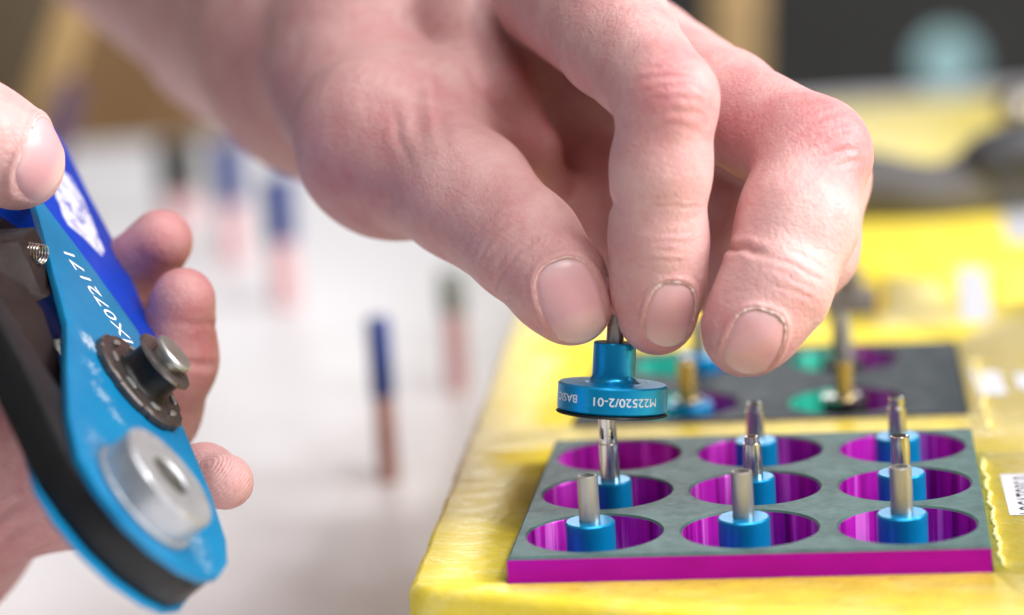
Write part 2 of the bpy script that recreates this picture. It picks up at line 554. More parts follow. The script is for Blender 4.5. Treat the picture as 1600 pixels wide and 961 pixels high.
cuts = [rect(-3.64, -3.64, 3.64, 3.64, jit=0.006, r=0.04), rect(-3.60, 6.14, 3.67, 12.46, jit=0.006, r=0.04), rect(0.7, 15.4, 2.3, 19.6, r=0.25), rect(4.85, 16.4, 6.6, 19.2, r=0.25),
        rect(-2.6, 15.6, -0.9, 19.2, r=0.25)]
foam = empty('foam_insert', (0, 10, FZ))
tag(foam, 'bright yellow foam insert with square cut-outs holding the hole trays', 'foam insert')
prof = [(0.14, 0.0), (0.045, -0.045), (0.0, -0.14)]
loops = [[tuple(p) for p in inset(outer_d, d)] for d, _ in prof]
parts = [sheet_with_holes(loops[0], [list(c) for c in cuts], FZ)]
nL = len(outer_d)
zs = [FZ + h for _, h in prof] + [TZ + 0.01]
loops.append([tuple(p) for p in outer_d])
V = [Vector((x, y, z)) for lp, z in zip(loops, zs) for x, y in lp]
Fc = []
for i in range(3):
    for k in range(nL):
        k2 = (k + 1) % nL
        Fc.append((i * nL + k2, i * nL + k, (i + 1) * nL + k, (i + 1) * nL + k2))
parts.append((V, Fc))
for c in cuts:
    parts.append(wall_strip(list(c), FB + 0.1, FZ, True))
parts.append(([(-6.9, -8.9, FB + 0.1), (16.9, -8.9, FB + 0.1), (16.9, 50.4, FB + 0.1), (-6.9, 49.3, FB + 0.1)], [(0, 1, 2, 3)]))
# the floor sheet must stay inside the outline
parts[-1] = ([(x, y, FB + 0.1) for x, y in inset(outer, 0.05)], [tuple(range(len(outer)))])
V, Fc = merge(*parts)
bmf = link_mesh('foam_block', V, Fc, MAT['foam'], foam, sharp=0.9)
bm_ = bmesh.new(); bm_.from_mesh(bmf.data); bmesh.ops.remove_doubles(bm_, verts=bm_.verts, dist=1e-6); bm_.to_mesh(bmf.data); bm_.free()

# the ragged glued ridge to the right of the front tray
pth, rad = [], []
for i in range(46):
    t = i / 45
    y = 2.9 - t * 6.3
    pth.append((3.73 + 0.02 * math.sin(i * 0.9) + random.uniform(-0.02, 0.02) + 0.03 * t, y, FZ + 0.005 + random.uniform(-0.01, 0.02)))
    rad.append(0.036 + random.uniform(-0.018, 0.02))
V, Fc = tube(smooth_path(pth, 3), list(np.interp(np.linspace(0, 45, 136), range(46), rad)), 8)
link_mesh('glue_ridge', V, Fc, MAT['glue'], foam)
pth, rad = [], []
for i in range(30):
    t = i / 29
    pth.append((3.93 + random.uniform(-0.06, 0.06), 10.6 - t * 5.6, FZ + 0.01))
    rad.append(0.03 + random.uniform(-0.015, 0.025))
V, Fc = tube(smooth_path(pth, 3), list(np.interp(np.linspace(0, 29, 88), range(30), rad)), 8)
link_mesh('glue_ridge', V, Fc, MAT['glue'], foam)
# small glossy nick at the front corner
V, Fc = lathe([(0.0, 0.035), (0.10, 0.028), (0.17, 0.0)], 16, (-4.33, -3.93, FZ - 0.012), cap0=False, cap1=False)

# the paper labels stuck to the foam
def sticker(pts, label=None):
    V, Fc = extrude([(x, y, FZ + 0.004) for x, y in pts], (0, 0, 0.012))
    o = link_mesh('sticker', V, Fc, MAT['white_paper'], foam, smooth=False)
    if label: o['label'] = label
    return o
st = sticker([(3.98, 1.88), (4.01, -0.62), (5.0, -0.66), (4.97, 1.84)], 'white paper sticker printed LOCATORS 9')
tv, tf = text_mesh('LOCATORS 9', 0.46, 0.0)
xs = [p.x for p in tv]
sx = 2.25 / (max(xs) - min(xs))
V = [Vector((4.43 - p.y * 1.45, 0.54 + p.x * sx, FZ + 0.0185)) for p in tv]
t = text_sharp('lettering', V, tf, MAT['print_black'], st)
sticker([(3.93, 20.2), (4.57, 20.1), (4.45, 14.4), (3.84, 14.2)])
def grey_lines(x0, y0, x1, y1, n, parent):
    parts = []
    for i in range(n):
        x = x0 + (x1 - x0) * (i + 0.5) / n
        parts.append(([(x - 0.03, y0, FZ + 0.0185), (x + 0.03, y0, FZ + 0.0185), (x + 0.03, y1, FZ + 0.0185), (x - 0.03, y1, FZ + 0.0185)], [(0, 1, 2, 3)]))
    V, Fc = merge(*parts)
    return V, Fc
s2 = sticker([(3.78, 9.7), (4.35, 9.55), (4.42, 7.6), (3.88, 7.6)])
s3 = sticker([(4.60, 9.3), (5.6, 9.3), (5.65, 8.0), (4.63, 8.0)])
s4 = sticker([(5.35, 28.6), (6.2, 28.4), (6.05, 23.0), (5.25, 23.3)])

# parts set in the recesses
V, Fc = merge(box((1.5, 16.4, FB + 0.1), (1.15, 1.5, 1.75), 0.06), lathe([(0.3, 0), (0.3, 0.5), (0.22, 0.6)], 20, (1.5, 16.4, FB + 1.8)))
tag(link_mesh('grey_fitting', V, Fc, MAT['grey_block'], origin=(1.5, 16.4, FB)), 'small grey fitting standing in a foam cut-out behind the rear tray', 'fitting')

# ------------------------------------------------------------------ trays
def ring(cx, cy, r, n=64, wob=0.0, ph=0.0):
    out = []
    for k in range(n):
        a = 2 * math.pi * k / n
        rr = r + wob * (math.sin(5 * a + ph) + 0.7 * math.sin(11 * a + 2 * ph) + 0.6 * math.sin(23 * a + ph))
        out.append((cx + rr * math.cos(a), cy + rr * math.sin(a)))
    return out

def make_tray(name, label, cat, x0, y0, x1, y1, holes, r, top_mat, side_mat, liner, zt=0.0, zb=-1.5, skew=(0, 0)):
    root = empty(name, ((x0 + x1) / 2, (y0 + y1) / 2, zt))
    tag(root, label, cat)
    b = 0.045
    y00, y01 = y0, y0
    o0 = [(x0 + b, y0 + b + skew[0]), (x1 - b, y0 + b + skew[1]), (x1 - b, y1 - b), (x0 + b, y1 - b)]
    o1 = [(x0, y0 + skew[0]), (x1, y0 + skew[1]), (x1, y1), (x0, y1)]
    rl = [ring(cx, cy, r + 0.03, 64) for cx, cy in holes]
    V1 = sheet_with_holes(o0, rl, zt)
    rims = []
    for (cx, cy) in holes:       # small chamfer at each rim
        a, c = ring(cx, cy, r + 0.03, 64), ring(cx, cy, r, 64)
        Vc = [Vector((x, y, zt)) for x, y in a] + [Vector((x, y, zt - 0.03)) for x, y in c]
        Fq = [(k, (k + 1) % 64, 64 + (k + 1) % 64, 64 + k) for k in range(64)]
        rims.append((Vc, Fq))
    V, Fc = merge(V1, *rims)
    link_mesh('top_plate', V, Fc, top_mat, root, sharp=0.3)
    # chamfer and sides
    Vc = [Vector((x, y, zt)) for x, y in o0] + [Vector((x, y, zt - b)) for x, y in o1]
    link_mesh('edge', Vc, [((k + 1) % 4, k, 4 + k, 4 + (k + 1) % 4) for k in range(4)], top_mat, root, smooth=False)
    Vs = [Vector((x, y, zt - b)) for x, y in o1] + [Vector((x, y, zb)) for x, y in o1]
    Fs = []
    for i in range(1):
        for k in range(4):
            k2 = (k + 1) % 4
            Fs.append((i * 4 + k2, i * 4 + k, (i + 1) * 4 + k, (i + 1) * 4 + k2))
    Fs.append((4, 7, 6, 5))
    link_mesh('side', Vs, Fs, None, root, smooth=False, mats=[side_mat, top_mat], mat_idx=[0, 1, 1, 1, 1])
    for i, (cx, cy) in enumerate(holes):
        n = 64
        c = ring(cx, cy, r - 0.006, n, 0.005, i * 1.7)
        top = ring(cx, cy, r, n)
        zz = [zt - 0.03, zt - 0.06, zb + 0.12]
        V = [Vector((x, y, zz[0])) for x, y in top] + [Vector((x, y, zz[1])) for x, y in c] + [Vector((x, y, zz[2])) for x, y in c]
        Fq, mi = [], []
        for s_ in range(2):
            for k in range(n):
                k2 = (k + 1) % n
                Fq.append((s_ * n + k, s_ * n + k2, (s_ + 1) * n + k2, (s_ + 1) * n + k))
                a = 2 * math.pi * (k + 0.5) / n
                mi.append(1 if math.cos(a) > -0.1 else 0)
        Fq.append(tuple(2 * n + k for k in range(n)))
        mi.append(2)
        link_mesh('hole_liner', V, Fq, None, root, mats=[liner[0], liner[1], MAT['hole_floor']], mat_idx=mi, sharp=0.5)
    return root

HP = 2.39
holes1 = [((i - 1) * HP + 0.007, (j - 1) * HP + 0.04) for j in range(3) for i in range(3)]
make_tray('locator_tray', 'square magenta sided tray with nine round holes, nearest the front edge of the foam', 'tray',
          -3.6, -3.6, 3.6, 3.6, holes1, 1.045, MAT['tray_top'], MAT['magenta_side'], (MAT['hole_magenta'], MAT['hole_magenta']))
holes2 = [(-1.63, 7.5), (1.42, 7.42), (-1.75, 11.0), (1.38, 10.95)]
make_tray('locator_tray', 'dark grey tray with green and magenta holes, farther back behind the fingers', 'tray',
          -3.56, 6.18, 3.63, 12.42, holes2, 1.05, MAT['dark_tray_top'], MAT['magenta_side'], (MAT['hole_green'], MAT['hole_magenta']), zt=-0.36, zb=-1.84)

# ------------------------------------------------------------------ positioners standing in the trays
def positioner(loc, label, hub_r=0.385, hub_top=0.19, pin=((0.155, 0), (0.155, 0.74)), pin_mat='dull_steel', off=0.0,
               hub_mat='blue_anodized', group='positioners standing in the tray holes', slots=False, disc=None, socket=True, zb=-1.36):
    x, y = loc
    root = empty('crimp_positioner', (x, y, zb))
    tag(root, label, 'positioner', group)
    V, Fc = lathe([(0.82, 0), (0.86, 0.04), (0.86, 0.40), (0.82, 0.44), (hub_r + 0.1, 0.44), (hub_r + 0.02, 0.48), (hub_r, 0.56), (hub_r, hub_top - zb - 0.025), (hub_r - 0.025, hub_top - zb), (0.17, hub_top - zb)],
                  48, (x, y, zb))
    link_mesh('body', V, Fc, MAT[hub_mat], root)
    hz = hub_top - 0.01
    tilt = Vector((off, 0, 1)).normalized()
    prof = [(r, h) for r, h in pin]
    top = prof[-1]
    if socket:
        prof = prof + [(top[0] - 0.018, top[1] + 0.012), (top[0] - 0.045, top[1] + 0.008), (top[0] - 0.05, top[1] - 0.12)]
    if slots:
        V, Fc = slotted_pin((x, y, hz))
    else:
        V, Fc = lathe(prof, 32, (x, y, hz), tilt)
    link_mesh('pin', V, Fc, MAT[pin_mat], root, sharp=0.45)
    if disc:
        V, Fc = lathe([(disc - 0.03, 0), (disc, 0.02), (disc, 0.07), (disc - 0.03, 0.09), (0.16, 0.09)], 40, (x, y, hub_top + 0.002), cap0=True, cap1=False)
        link_mesh('collar', V, Fc, MAT['steel'], root)
    return root

def slotted_pin(base):
    """stepped tube with two oval windows near the top: faces removed and given thickness"""
    n, rows = 48, 60
    H = 1.09
    X0, Y0, Z0 = base
    cell = lambda i: H * i / rows
    rad = lambda h: 0.158 if h < 0.63 else 0.143
    V, Fc = [], []
    wins = [(math.radians(-128), 0.80), (math.radians(-58), 0.80), (math.radians(90), 0.80)]
    def inside(a, h):
        for wa, wh in wins:
            d = (a - wa + math.pi) % (2 * math.pi) - math.pi
            if (d * 0.143 / 0.048) ** 2 + ((h - wh) / 0.105) ** 2 < 1: return True
        return False
    hs = sorted(set([cell(i) for i in range(rows + 1)] + [0.6301]))
    for lay, dr in ((0, 0.0), (1, -0.028)):
        for h in hs:
            for k in range(n):
                a = 2 * math.pi * k / n
                r = rad(h) + dr
                V.append(Vector((X0 + r * math.cos(a), Y0 + r * math.sin(a), Z0 + h)))
    R_ = len(hs)
    L = R_ * n
    keep = {}
    for i in range(R_ - 1):
        for k in range(n):
            keep[i, k] = not inside(2 * math.pi * (k + 0.5) / n, (hs[i] + hs[i + 1]) / 2)
    for i in range(R_ - 1):
        for k in range(n):
            k2 = (k + 1) % n
            if keep[i, k]:
                q = (i * n + k, i * n + k2, (i + 1) * n + k2, (i + 1) * n + k)
                Fc.append(q)
                Fc.append(tuple(L + z for z in reversed(q)))
                for (ii, kk, e) in ((i, (k + 1) % n, (q[1], q[2])), (i, (k - 1) % n, (q[3], q[0])), (i + 1, k, (q[2], q[3])), (i - 1, k, (q[0], q[1]))):
                    if (ii, kk) in keep and not keep[ii, kk]:
                        Fc.append((e[1], e[0], L + e[0], L + e[1]))
    for k in range(n):
        k2 = (k + 1) % n
        a, b = (R_ - 1) * n + k, (R_ - 1) * n + k2
        Fc.append((a, b, L + b, L + a))
    return V, Fc

hx = lambda i, j: holes1[j * 3 + i]
step = ((0.158, 0), (0.158, 0.30), (0.14, 0.56), (0.118, 0.565), (0.118, 0.66))
step2 = ((0.15, 0), (0.15, 0.40), (0.150, 0.52), (0.128, 0.53), (0.128, 0.64))
hxo = lambda i, j, dx, dy=0.0: (hx(i, j)[0] + dx, hx(i, j)[1] + dy)
positioner(hxo(0, 0, -0.06), 'blue positioner with plain grey pin, front left corner hole of nearer tray', pin=((0.165, 0), (0.16, 0.3), (0.160, 0.72)))
positioner(hxo(1, 0, -0.09), 'blue positioner with plain grey pin, middle of the front row, nearer tray', hub_r=0.40, pin=((0.165, 0), (0.165, 0.72)))
positioner(hxo(2, 0, -0.08), 'blue positioner with thick pale pin, front right corner hole of nearer tray', pin=((0.17, 0), (0.168, 0.72)))
positioner(hxo(0, 1, 0.06), 'blue positioner with tall stepped pin pierced by oval slots, below the held one', hub_r=0.34, slots=True, pin_mat='steel', hub_top=0.2)
positioner(hxo(1, 1, -0.02), 'blue positioner with stepped steel tip in the centre hole of the nearer tray', hub_r=0.345, pin=step, pin_mat='steel')
positioner(hxo(2, 1, -0.05), 'blue positioner with short straight steel pin, middle of the right column, nearer tray', hub_r=0.385, pin=((0.155, 0), (0.155, 0.42), (0.148, 0.5), (0.148, 0.6)), pin_mat='steel')
positioner(hxo(1, 2, -0.06), 'blue positioner with stepped steel tip, middle of the back row, nearer tray', hub_r=0.36, pin=step2, pin_mat='steel')
positioner(hxo(2, 2, -0.07), 'blue positioner with bright two tone pin, back right corner of nearer tray', hub_r=0.375, pin=((0.15, 0), (0.15, 0.5), (0.128, 0.51), (0.128, 0.66)), pin_mat='steel')
g2 = 'positioners in the rear tray'
positioner((-1.5, 7.6), 'positioner with brass pin and small steel collar just right of the held blue one', hub_r=0.45, hub_top=-0.36, zb=-1.7, pin=((0.19, 0), (0.17, 0.8), (0.13, 0.84)), pin_mat='brass_steel', group=g2, disc=0.3)
positioner((-1.45, 10.9), 'blue positioner in the rear tray half hidden behind the pinching fingers', hub_r=0.42, hub_top=-0.16, zb=-1.7, pin=((0.16, 0), (0.16, 0.7)), group=g2)
positioner((1.42, 7.45), 'positioner with gold pin and wide steel collar at the front of the rear tray', hub_r=0.42, hub_top=-0.36, zb=-1.7, pin=((0.185, 0), (0.17, 0.55), (0.165, 0.72)), pin_mat='brass_steel', group=g2, disc=0.43, hub_mat='black_metal')
positioner((1.36, 10.9), 'positioner with dark steel pin at the back of the rear tray', hub_r=0.42, hub_top=-0.36, zb=-1.7, pin=((0.22, 0), (0.2, 0.5), (0.17, 0.7), (0.14, 0.95)), pin_mat='dull_steel', group=g2, hub_mat='black_metal')

# ------------------------------------------------------------------ the held positioner
HB = Vector((-2.124, -1.166, 1.640))
HA = Vector((0.090, 0.122, 0.988))
held = empty('crimp_positioner', tuple(HB))
tag(held, 'blue positioner marked M22520/2-01 held upside down between thumb and finger', 'positioner')
fr = 0.862
prof = [(0.60, 0.03), (0.62, 0.0), (fr - 0.035, 0.0), (fr, 0.03), (fr, 0.405), (fr - 0.03, 0.435), (0.5, 0.44)]
for k in range(7):
    a = k / 6 * math.pi / 2
    prof.append((0.335 + 0.13 * (1 - math.sin(a)), 0.44 + 0.13 * (1 - math.cos(a))))
prof += [(0.335, 0.70), (0.335, 1.055), (0.318, 1.075), (0.15, 1.075)]
hint = Vector((0.991, 0.116, -0.060))
V, Fc = lathe(prof, 96, HB, HA, hint)
link_mesh('body', V, Fc, MAT['blue_anodized'], held, sharp=0.5)
V, Fc = lathe([(0.14, 0), (0.135, 0.3), (0.10, 0.75), (0.09, 1.1)], 32, HB + HA * 1.07, HA, hint)
link_mesh('pin', V, Fc, MAT['dull_steel'], held)
V, Fc = lathe([(0.86, -0.03), (0.88, -0.015), (0.865, 0.008)], 64, HB - HA * 0.02, HA, hint)
link_mesh('rim', V, Fc, MAT['black_metal'], held)

def wrap_text(s, size, ang_mid, hmid, wide):
    tv, tf = text_mesh(s, size)
    xs = [p.x for p in tv]
    k = wide / (max(xs) - min(xs)); c = (max(xs) + min(xs)) / 2
    X, Y, Z = frame_of(HA, hint)
    out = []
    for p in tv:
        lx = -(p.x - c) * k                # the writing stands on its head
        a = ang_mid + lx / fr
        rr = fr + 0.0035
        out.append(HB + X * (rr * math.cos(a)) + Y * (rr * math.sin(a)) + Z * (hmid - p.y))
    return out, tf
# the angle that faces the camera
X_, Y_, Z_ = frame_of(HA, hint)
tc = Vector((0.126, -0.973, 0.194))
am = math.atan2(tc.dot(Y_), tc.dot(X_))
V, Fc = wrap_text('M22520/2-01', 0.19, am + 0.24, 0.225, 1.06)
text_sharp('lettering', V, Fc, MAT['print_white'], held)
V, Fc = wrap_text('BASIC', 0.18, am - 1.02, 0.235, 0.52)
text_sharp('lettering', V, Fc, MAT['print_white'], held)

# ------------------------------------------------------------------ pegs standing on the white table
def peg(p, h, r, upper, lower, split, label, group='slim pegs standing on the white table'):
    root = empty('peg', tuple(p))
    tag(root, label, 'peg', group)
    V, Fc = lathe([(r * 0.8, 0), (r, 0.05), (r, h * split)], 20, p)
    link_mesh('shaft', V, Fc, MAT[lower], root)
    V, Fc = lathe([(r * 1.12, h * split), (r * 1.15, h * split + 0.05), (r * 1.15, h - 0.1), (r * 0.9, h)], 20, p)
    link_mesh('cap', V, Fc, MAT[upper], root)
peg((-9.193, 18.186, -4.500), 3.87, 0.240, 'navy_plastic', 'pink_plastic', 0.52, 'slim peg with navy top and red-brown lower half, sharpest on the white table')
peg((-8.802, 27.145, -4.500), 3.21, 0.300, 'grey_plastic', 'pale_pink_plastic', 0.66, 'blurred grey topped pink peg close below the big hand, beside the foam')
peg((-15.831, 39.607, -4.500), 4.05, 0.408, 'navy_plastic', 'pale_pink_plastic', 0.5, 'blurred blue topped pink peg, right one of the pair behind the fingertips')
peg((-19.156, 47.505, -4.500), 4.05, 0.432, 'navy_plastic', 'pale_pink_plastic', 0.5, 'blurred blue topped pink peg, left one of the pair behind the fingertips')
peg((-23.085, 56.588, -4.500), 2.97, 0.660, 'dark_plastic', 'pale_pink_plastic', 0.35, 'blurred dark topped peg by the far edge of the white table')

# ------------------------------------------------------------------ dark tool on the foam, things beyond
dt = empty('hand_tool', (3.954, 27.431, -0.125))
tag(dt, 'dark grey and black hand tool lying blurred on the back of the yellow foam', 'tool')
V, Fc = tube([p[:3] for p in smooth_path([(0.089, 28.063, 0.393), (1.879, 27.865, 0.301), (3.003, 27.576, 0.186), (3.965, 27.495, 0.192), (5.104, 27.708, 0.521), (7.199, 27.995, 0.601)], 6)],
             list(np.interp(np.linspace(0, 5, 31), range(6), [0.95, 0.98, 0.85, 0.78, 0.85, 0.8])), 20)
link_mesh('grip', V, Fc, MAT['tool_grey'], dt)
V, Fc = tube([p[:3] for p in smooth_path([(4.209, 27.372, 0.448), (4.943, 27.531, 0.768), (5.913, 27.699, 0.979), (7.358, 27.883, 0.971)], 6)], list(np.interp(np.linspace(0, 3, 19), range(4), [0.45, 0.85, 0.95, 0.9])), 20)
link_mesh('head', V, Fc, MAT['tool_black'], dt)
V, Fc = lathe([(0.0, -0.55), (0.3, -0.5), (0.5, -0.25), (0.55, 0), (0.5, 0.25), (0.3, 0.5), (0.0, 0.55)], 24, (6.408, 40.217, 0.549), (0.315, -0.837, 0.448), cap0=False, cap1=False)
tag(link_mesh('steel_knob', V, Fc, MAT['dark_steel'], origin=(6.408, 40.217, 0.549)), 'small shiny round knob above the dark hand tool at the right edge', 'knob')

pt = Vector((7.958, 162.195, -12.454))
glint = empty('added_glint', tuple(pt))  # glowing disc and its backing, added to make a blurred highlight
tag(glint, 'pale teal added glowing lamp far off, blurred to a soft disc before the dark wall', 'glint')
mL, ntL, bL = new_mat('glint_glow')
bL.inputs['Base Color'].default_value = (0.3, 0.5, 0.5, 1)
bL.inputs['Emission Color'].default_value = (0.55, 0.86, 0.90, 1)
bL.inputs['Emission Strength'].default_value = 0.40
V, Fc = lathe([(0.0, 1.6), (1.0, 1.4), (1.8, 0.7), (2.1, 0.0)], 24, pt, (0.126, -0.973, 0.194), cap0=False, cap1=True)
link_mesh('lens', V, Fc, mL, glint)
V, Fc = lathe([(2.12, 0.1), (2.25, 0.0), (2.25, -1.4), (0.0, -1.4)], 24, pt, (0.126, -0.973, 0.194), cap0=False, cap1=False)
link_mesh('glint_back', V, Fc, MAT['dark_wall'], glint)
V, Fc = extrude([(-5.400, 89.356, -8.258), (-2.991, 89.638, -8.403), (-2.427, 92.144, 3.783), (-4.957, 91.848, 3.936)], (-0.121, 0.988, -0.096), 0.2)
tag(link_mesh('wooden_post', V, Fc, MAT['wood'], origin=(-3.678, 90.748, -2.400)), 'brown wooden post out of focus beside the dark wall above the fingers', 'post')

# ------------------------------------------------------------------ crimping tool
TN = Vector((0.80058, 0.04713, 0.59737))
tool = empty('crimping_tool', (-9.070, -4.870, 2.672))
tag(tool, 'teal and black crimping tool with blue grip and silver dial, held in a hand', 'crimping tool')
plate_px = [(-11.525, -0.125, 5.588), (-11.161, -0.360, 5.119), (-10.355, -0.645, 4.061), (-9.664, -0.981, 3.162), (-9.014, -1.926, 2.365), (-8.566, -2.722, 1.827), (-8.013, -3.722, 1.165), (-7.599, -4.708, 0.689), (-7.448, -5.369, 0.538), (-7.415, -6.119, 0.552), (-7.494, -6.705, 0.704), (-7.674, -7.137, 0.980), (-7.959, -7.505, 1.392), (-8.285, -7.671, 1.841), (-8.644, -7.617, 2.318), (-8.933, -7.358, 2.685), (-9.274, -6.484, 3.073), (-9.600, -5.320, 3.418), (-10.015, -3.673, 3.844), (-10.512, -2.456, 4.414), (-11.138, -0.954, 5.135)]
V, Fc = extrude(plate_px, -TN * 0.12, 0.015, 2)
pl = link_mesh('cover_plate', V, Fc, MAT['teal_paint'], tool, sharp=0.4)
core_px = [(-7.925, -4.147, 1.080), (-7.586, -4.858, 0.683), (-7.464, -5.462, 0.566), (-7.442, -6.151, 0.591), (-7.513, -6.692, 0.729), (-7.682, -7.101, 0.988), (-7.968, -7.469, 1.400), (-8.293, -7.635, 1.849), (-8.652, -7.581, 2.326), (-8.945, -7.442, 2.707), (-9.274, -7.035, 3.116), (-9.878, -6.191, 3.859), (-10.395, -5.660, 4.510), (-11.007, -5.266, 5.300), (-11.354, -4.046, 5.668), (-10.742, -4.699, 4.900), (-10.070, -5.302, 4.047), (-9.526, -5.615, 3.342), (-9.177, -5.138, 2.837), (-8.902, -2.924, 2.293)]
core_px = [Vector(p) - TN * 0.122 for p in core_px]
V, Fc = extrude(core_px, -TN * 0.58, 0.03, 2)
link_mesh('frame', V, Fc, MAT['black_metal'], tool, sharp=0.5)
low_px = [(-7.925, -4.147, 1.080), (-7.579, -4.811, 0.669), (-7.436, -5.472, 0.530), (-7.407, -6.240, 0.551), (-7.486, -6.823, 0.703), (-7.661, -7.271, 0.974), (-7.957, -7.660, 1.400), (-8.288, -7.827, 1.858), (-8.653, -7.776, 2.343), (-8.952, -7.543, 2.724), (-9.252, -6.865, 3.073), (-10.062, -3.766, 3.915), (-10.572, -2.711, 4.515), (-11.198, -0.655, 5.191), (-9.958, -1.125, 3.567), (-8.559, -3.254, 1.860)]
low_px = [Vector(p) - TN * 0.705 for p in low_px]
V, Fc = extrude(low_px, -TN * 0.07, 0.02, 2)
link_mesh('cover_plate', V, Fc, MAT['teal_paint'], tool, sharp=0.4)
# blue grip
grip_px = [(-12.406, 3.970, 6.178), (-11.875, 3.742, 5.484), (-11.335, 2.882, 4.829), (-10.772, 2.131, 4.133), (-10.205, 1.234, 3.444), (-9.596, 0.091, 2.717), (-9.489, -0.808, 2.646), (-9.674, -1.030, 2.911), (-10.292, -0.607, 3.705), (-11.219, -0.079, 4.906), (-11.570, -0.749, 5.429), (-11.916, 0.186, 5.819)]
V, Fc = extrude(grip_px, -TN * 0.5, 0.10, 4)
gp = link_mesh('grip', V, Fc, MAT['blue_plastic'], tool, sharp=1.2)
gp['label'] = 'royal blue plastic grip with worn white print'
mark = [(-11.630, 2.336, 5.283), (-11.550, 2.535, 5.160), (-11.398, 2.368, 4.970), (-11.243, 2.144, 4.780), (-11.054, 1.819, 4.552), (-10.863, 1.441, 4.326), (-10.672, 1.099, 4.097), (-10.630, 0.802, 4.064), (-10.716, 0.758, 4.183), (-10.906, 0.661, 4.445), (-11.052, 0.472, 4.655), (-11.182, 0.606, 4.819), (-11.300, 0.921, 4.953), (-11.408, 1.040, 5.088), (-11.486, 1.116, 5.187)]
V, Fc = extrude(mark, -TN * 0.03)
link_mesh('printed_mark', V, Fc, MAT['worn_print'], gp, smooth=False)
# second grip end in shadow at the left edge
V, Fc = extrude([(-12.829, 0.514, 5.276), (-12.556, 2.741, 4.734), (-12.366, 2.981, 4.461), (-12.327, 1.513, 4.524), (-12.501, -0.638, 4.928)], -TN * 0.5, 0.06)
link_mesh('grip', V, Fc, MAT['blue_plastic'], tool)
# ratchet lever parts inside
V, Fc = extrude([(-11.534, -3.044, 5.012), (-10.935, -2.768, 4.978), (-10.773, -2.818, 4.622), (-10.586, -2.983, 4.189), (-10.472, -2.981, 4.125), (-10.866, -3.268, 3.969), (-11.158, -3.323, 4.397), (-11.489, -3.332, 4.569)], (-0.017, 0.999, 0.043), 0.04)
link_mesh('ratchet_lever', V, Fc, MAT['brown_metal'], tool)
V, Fc = extrude([(-11.238, -4.688, 4.821), (-10.646, -4.692, 4.417), (-10.397, -4.835, 4.054), (-10.185, -5.028, 3.467), (-9.986, -5.338, 2.816), (-10.081, -5.367, 2.730), (-10.601, -5.246, 3.673), (-11.127, -5.162, 4.434)], (0.098, 0.995, 0.010), 0.05)
link_mesh('moving_handle', V, Fc, MAT['brown_metal'], tool)
V, Fc = extrude([(-10.658, -2.636, 3.397), (-10.442, -2.607, 3.403), (-10.329, -3.203, 2.406), (-10.484, -3.221, 2.415)], (0.197, 0.975, -0.099), 0.02)
link_mesh('jaw', V, Fc, MAT['dull_steel'], tool)
V, Fc = extrude([(-11.920, 0.298, 5.008), (-11.475, 0.110, 4.809), (-10.767, -1.348, 3.227), (-10.454, -2.531, 1.735), (-10.619, -2.531, 1.842), (-11.332, -1.721, 2.757), (-12.780, 0.043, 4.288)], (0.197, 0.975, -0.099), 0.02)
link_mesh('inner_web', V, Fc, MAT['dark_gap'], tool)
A0, A1 = Vector((-11.109, -2.323, 4.744)), Vector((-10.641, -2.478, 4.694))
ax_ = (A1 - A0).normalized()
X, Y, Z = frame_of(ax_)
pth = []
for i in range(150):
    a = i * 2 * math.pi / 16
    pth.append(A0 + (A1 - A0) * (i / 149) + (X * math.cos(a) + Y * math.sin(a)) * 0.145)
V, Fc = tube(pth, 0.017, 6)
link_mesh('spring', V, Fc, MAT['steel'], tool)

# turret seat, spool and steel button
C0 = Vector((-9.205, -3.053, 2.716))
hintT = Vector((0.510, -0.398, -0.763))
def notch(r, h, a):
    return r - (0.035 if r > 0.7 and (a * 8 / (2 * math.pi)) % 1 < 0.18 else 0)
V, Fc = lathe([(0.88, 0), (0.91, 0.02), (0.91, 0.11), (0.88, 0.14), (0.3, 0.15)], 96, C0, TN, hintT, k=1.0, rfun=notch)
seat = link_mesh('turret_seat', V, Fc, MAT['bronze_black'], tool, sharp=0.4)
X, Y, Z = frame_of(TN, hintT)
for k in range(8):
    a = 2 * math.pi * (k + 0.35) / 8
    d = X * math.cos(a) + Y * math.sin(a)
    tdir = Z.cross(d)
    c = C0 + d * 0.69 + TN * 0.145
    poly = [c + d * (0.055 * math.cos(q)) + tdir * (0.115 * math.sin(q)) for q in [2 * math.pi * j / 14 for j in range(14)]]
    V, Fc = extrude(poly, TN * 0.05, 0.015)
    link_mesh('stop_boss', V, Fc, MAT['dull_steel'], seat)
V, Fc = lathe([(0.50, 0.15), (0.455, 0.18), (0.43, 0.24), (0.43, 0.52), (0.46, 0.55)], 64, C0, TN, hintT, k=1.0)
link_mesh('spool', V, Fc, MAT['black_metal'], tool)
V, Fc = lathe([(0.46, 0.552), (0.53, 0.555), (0.54, 0.575), (0.53, 0.61), (0.46, 0.625), (0.3, 0.63)], 64, C0, TN, hintT, k=1.0, rfun=lambda r, h, a: r + (0.006 * math.sin(40 * a) if r > 0.5 else 0))
link_mesh('flange', V, Fc, MAT['dark_steel'], tool, sharp=0.5)
V, Fc = lathe([(0.25, 0.63), (0.25, 0.73), (0.335, 0.735), (0.35, 0.75), (0.345, 0.80), (0.31, 0.825)], 64, C0, TN, hintT, k=1.0)
link_mesh('button', V, Fc, MAT['dull_steel'], tool, sharp=0.5)

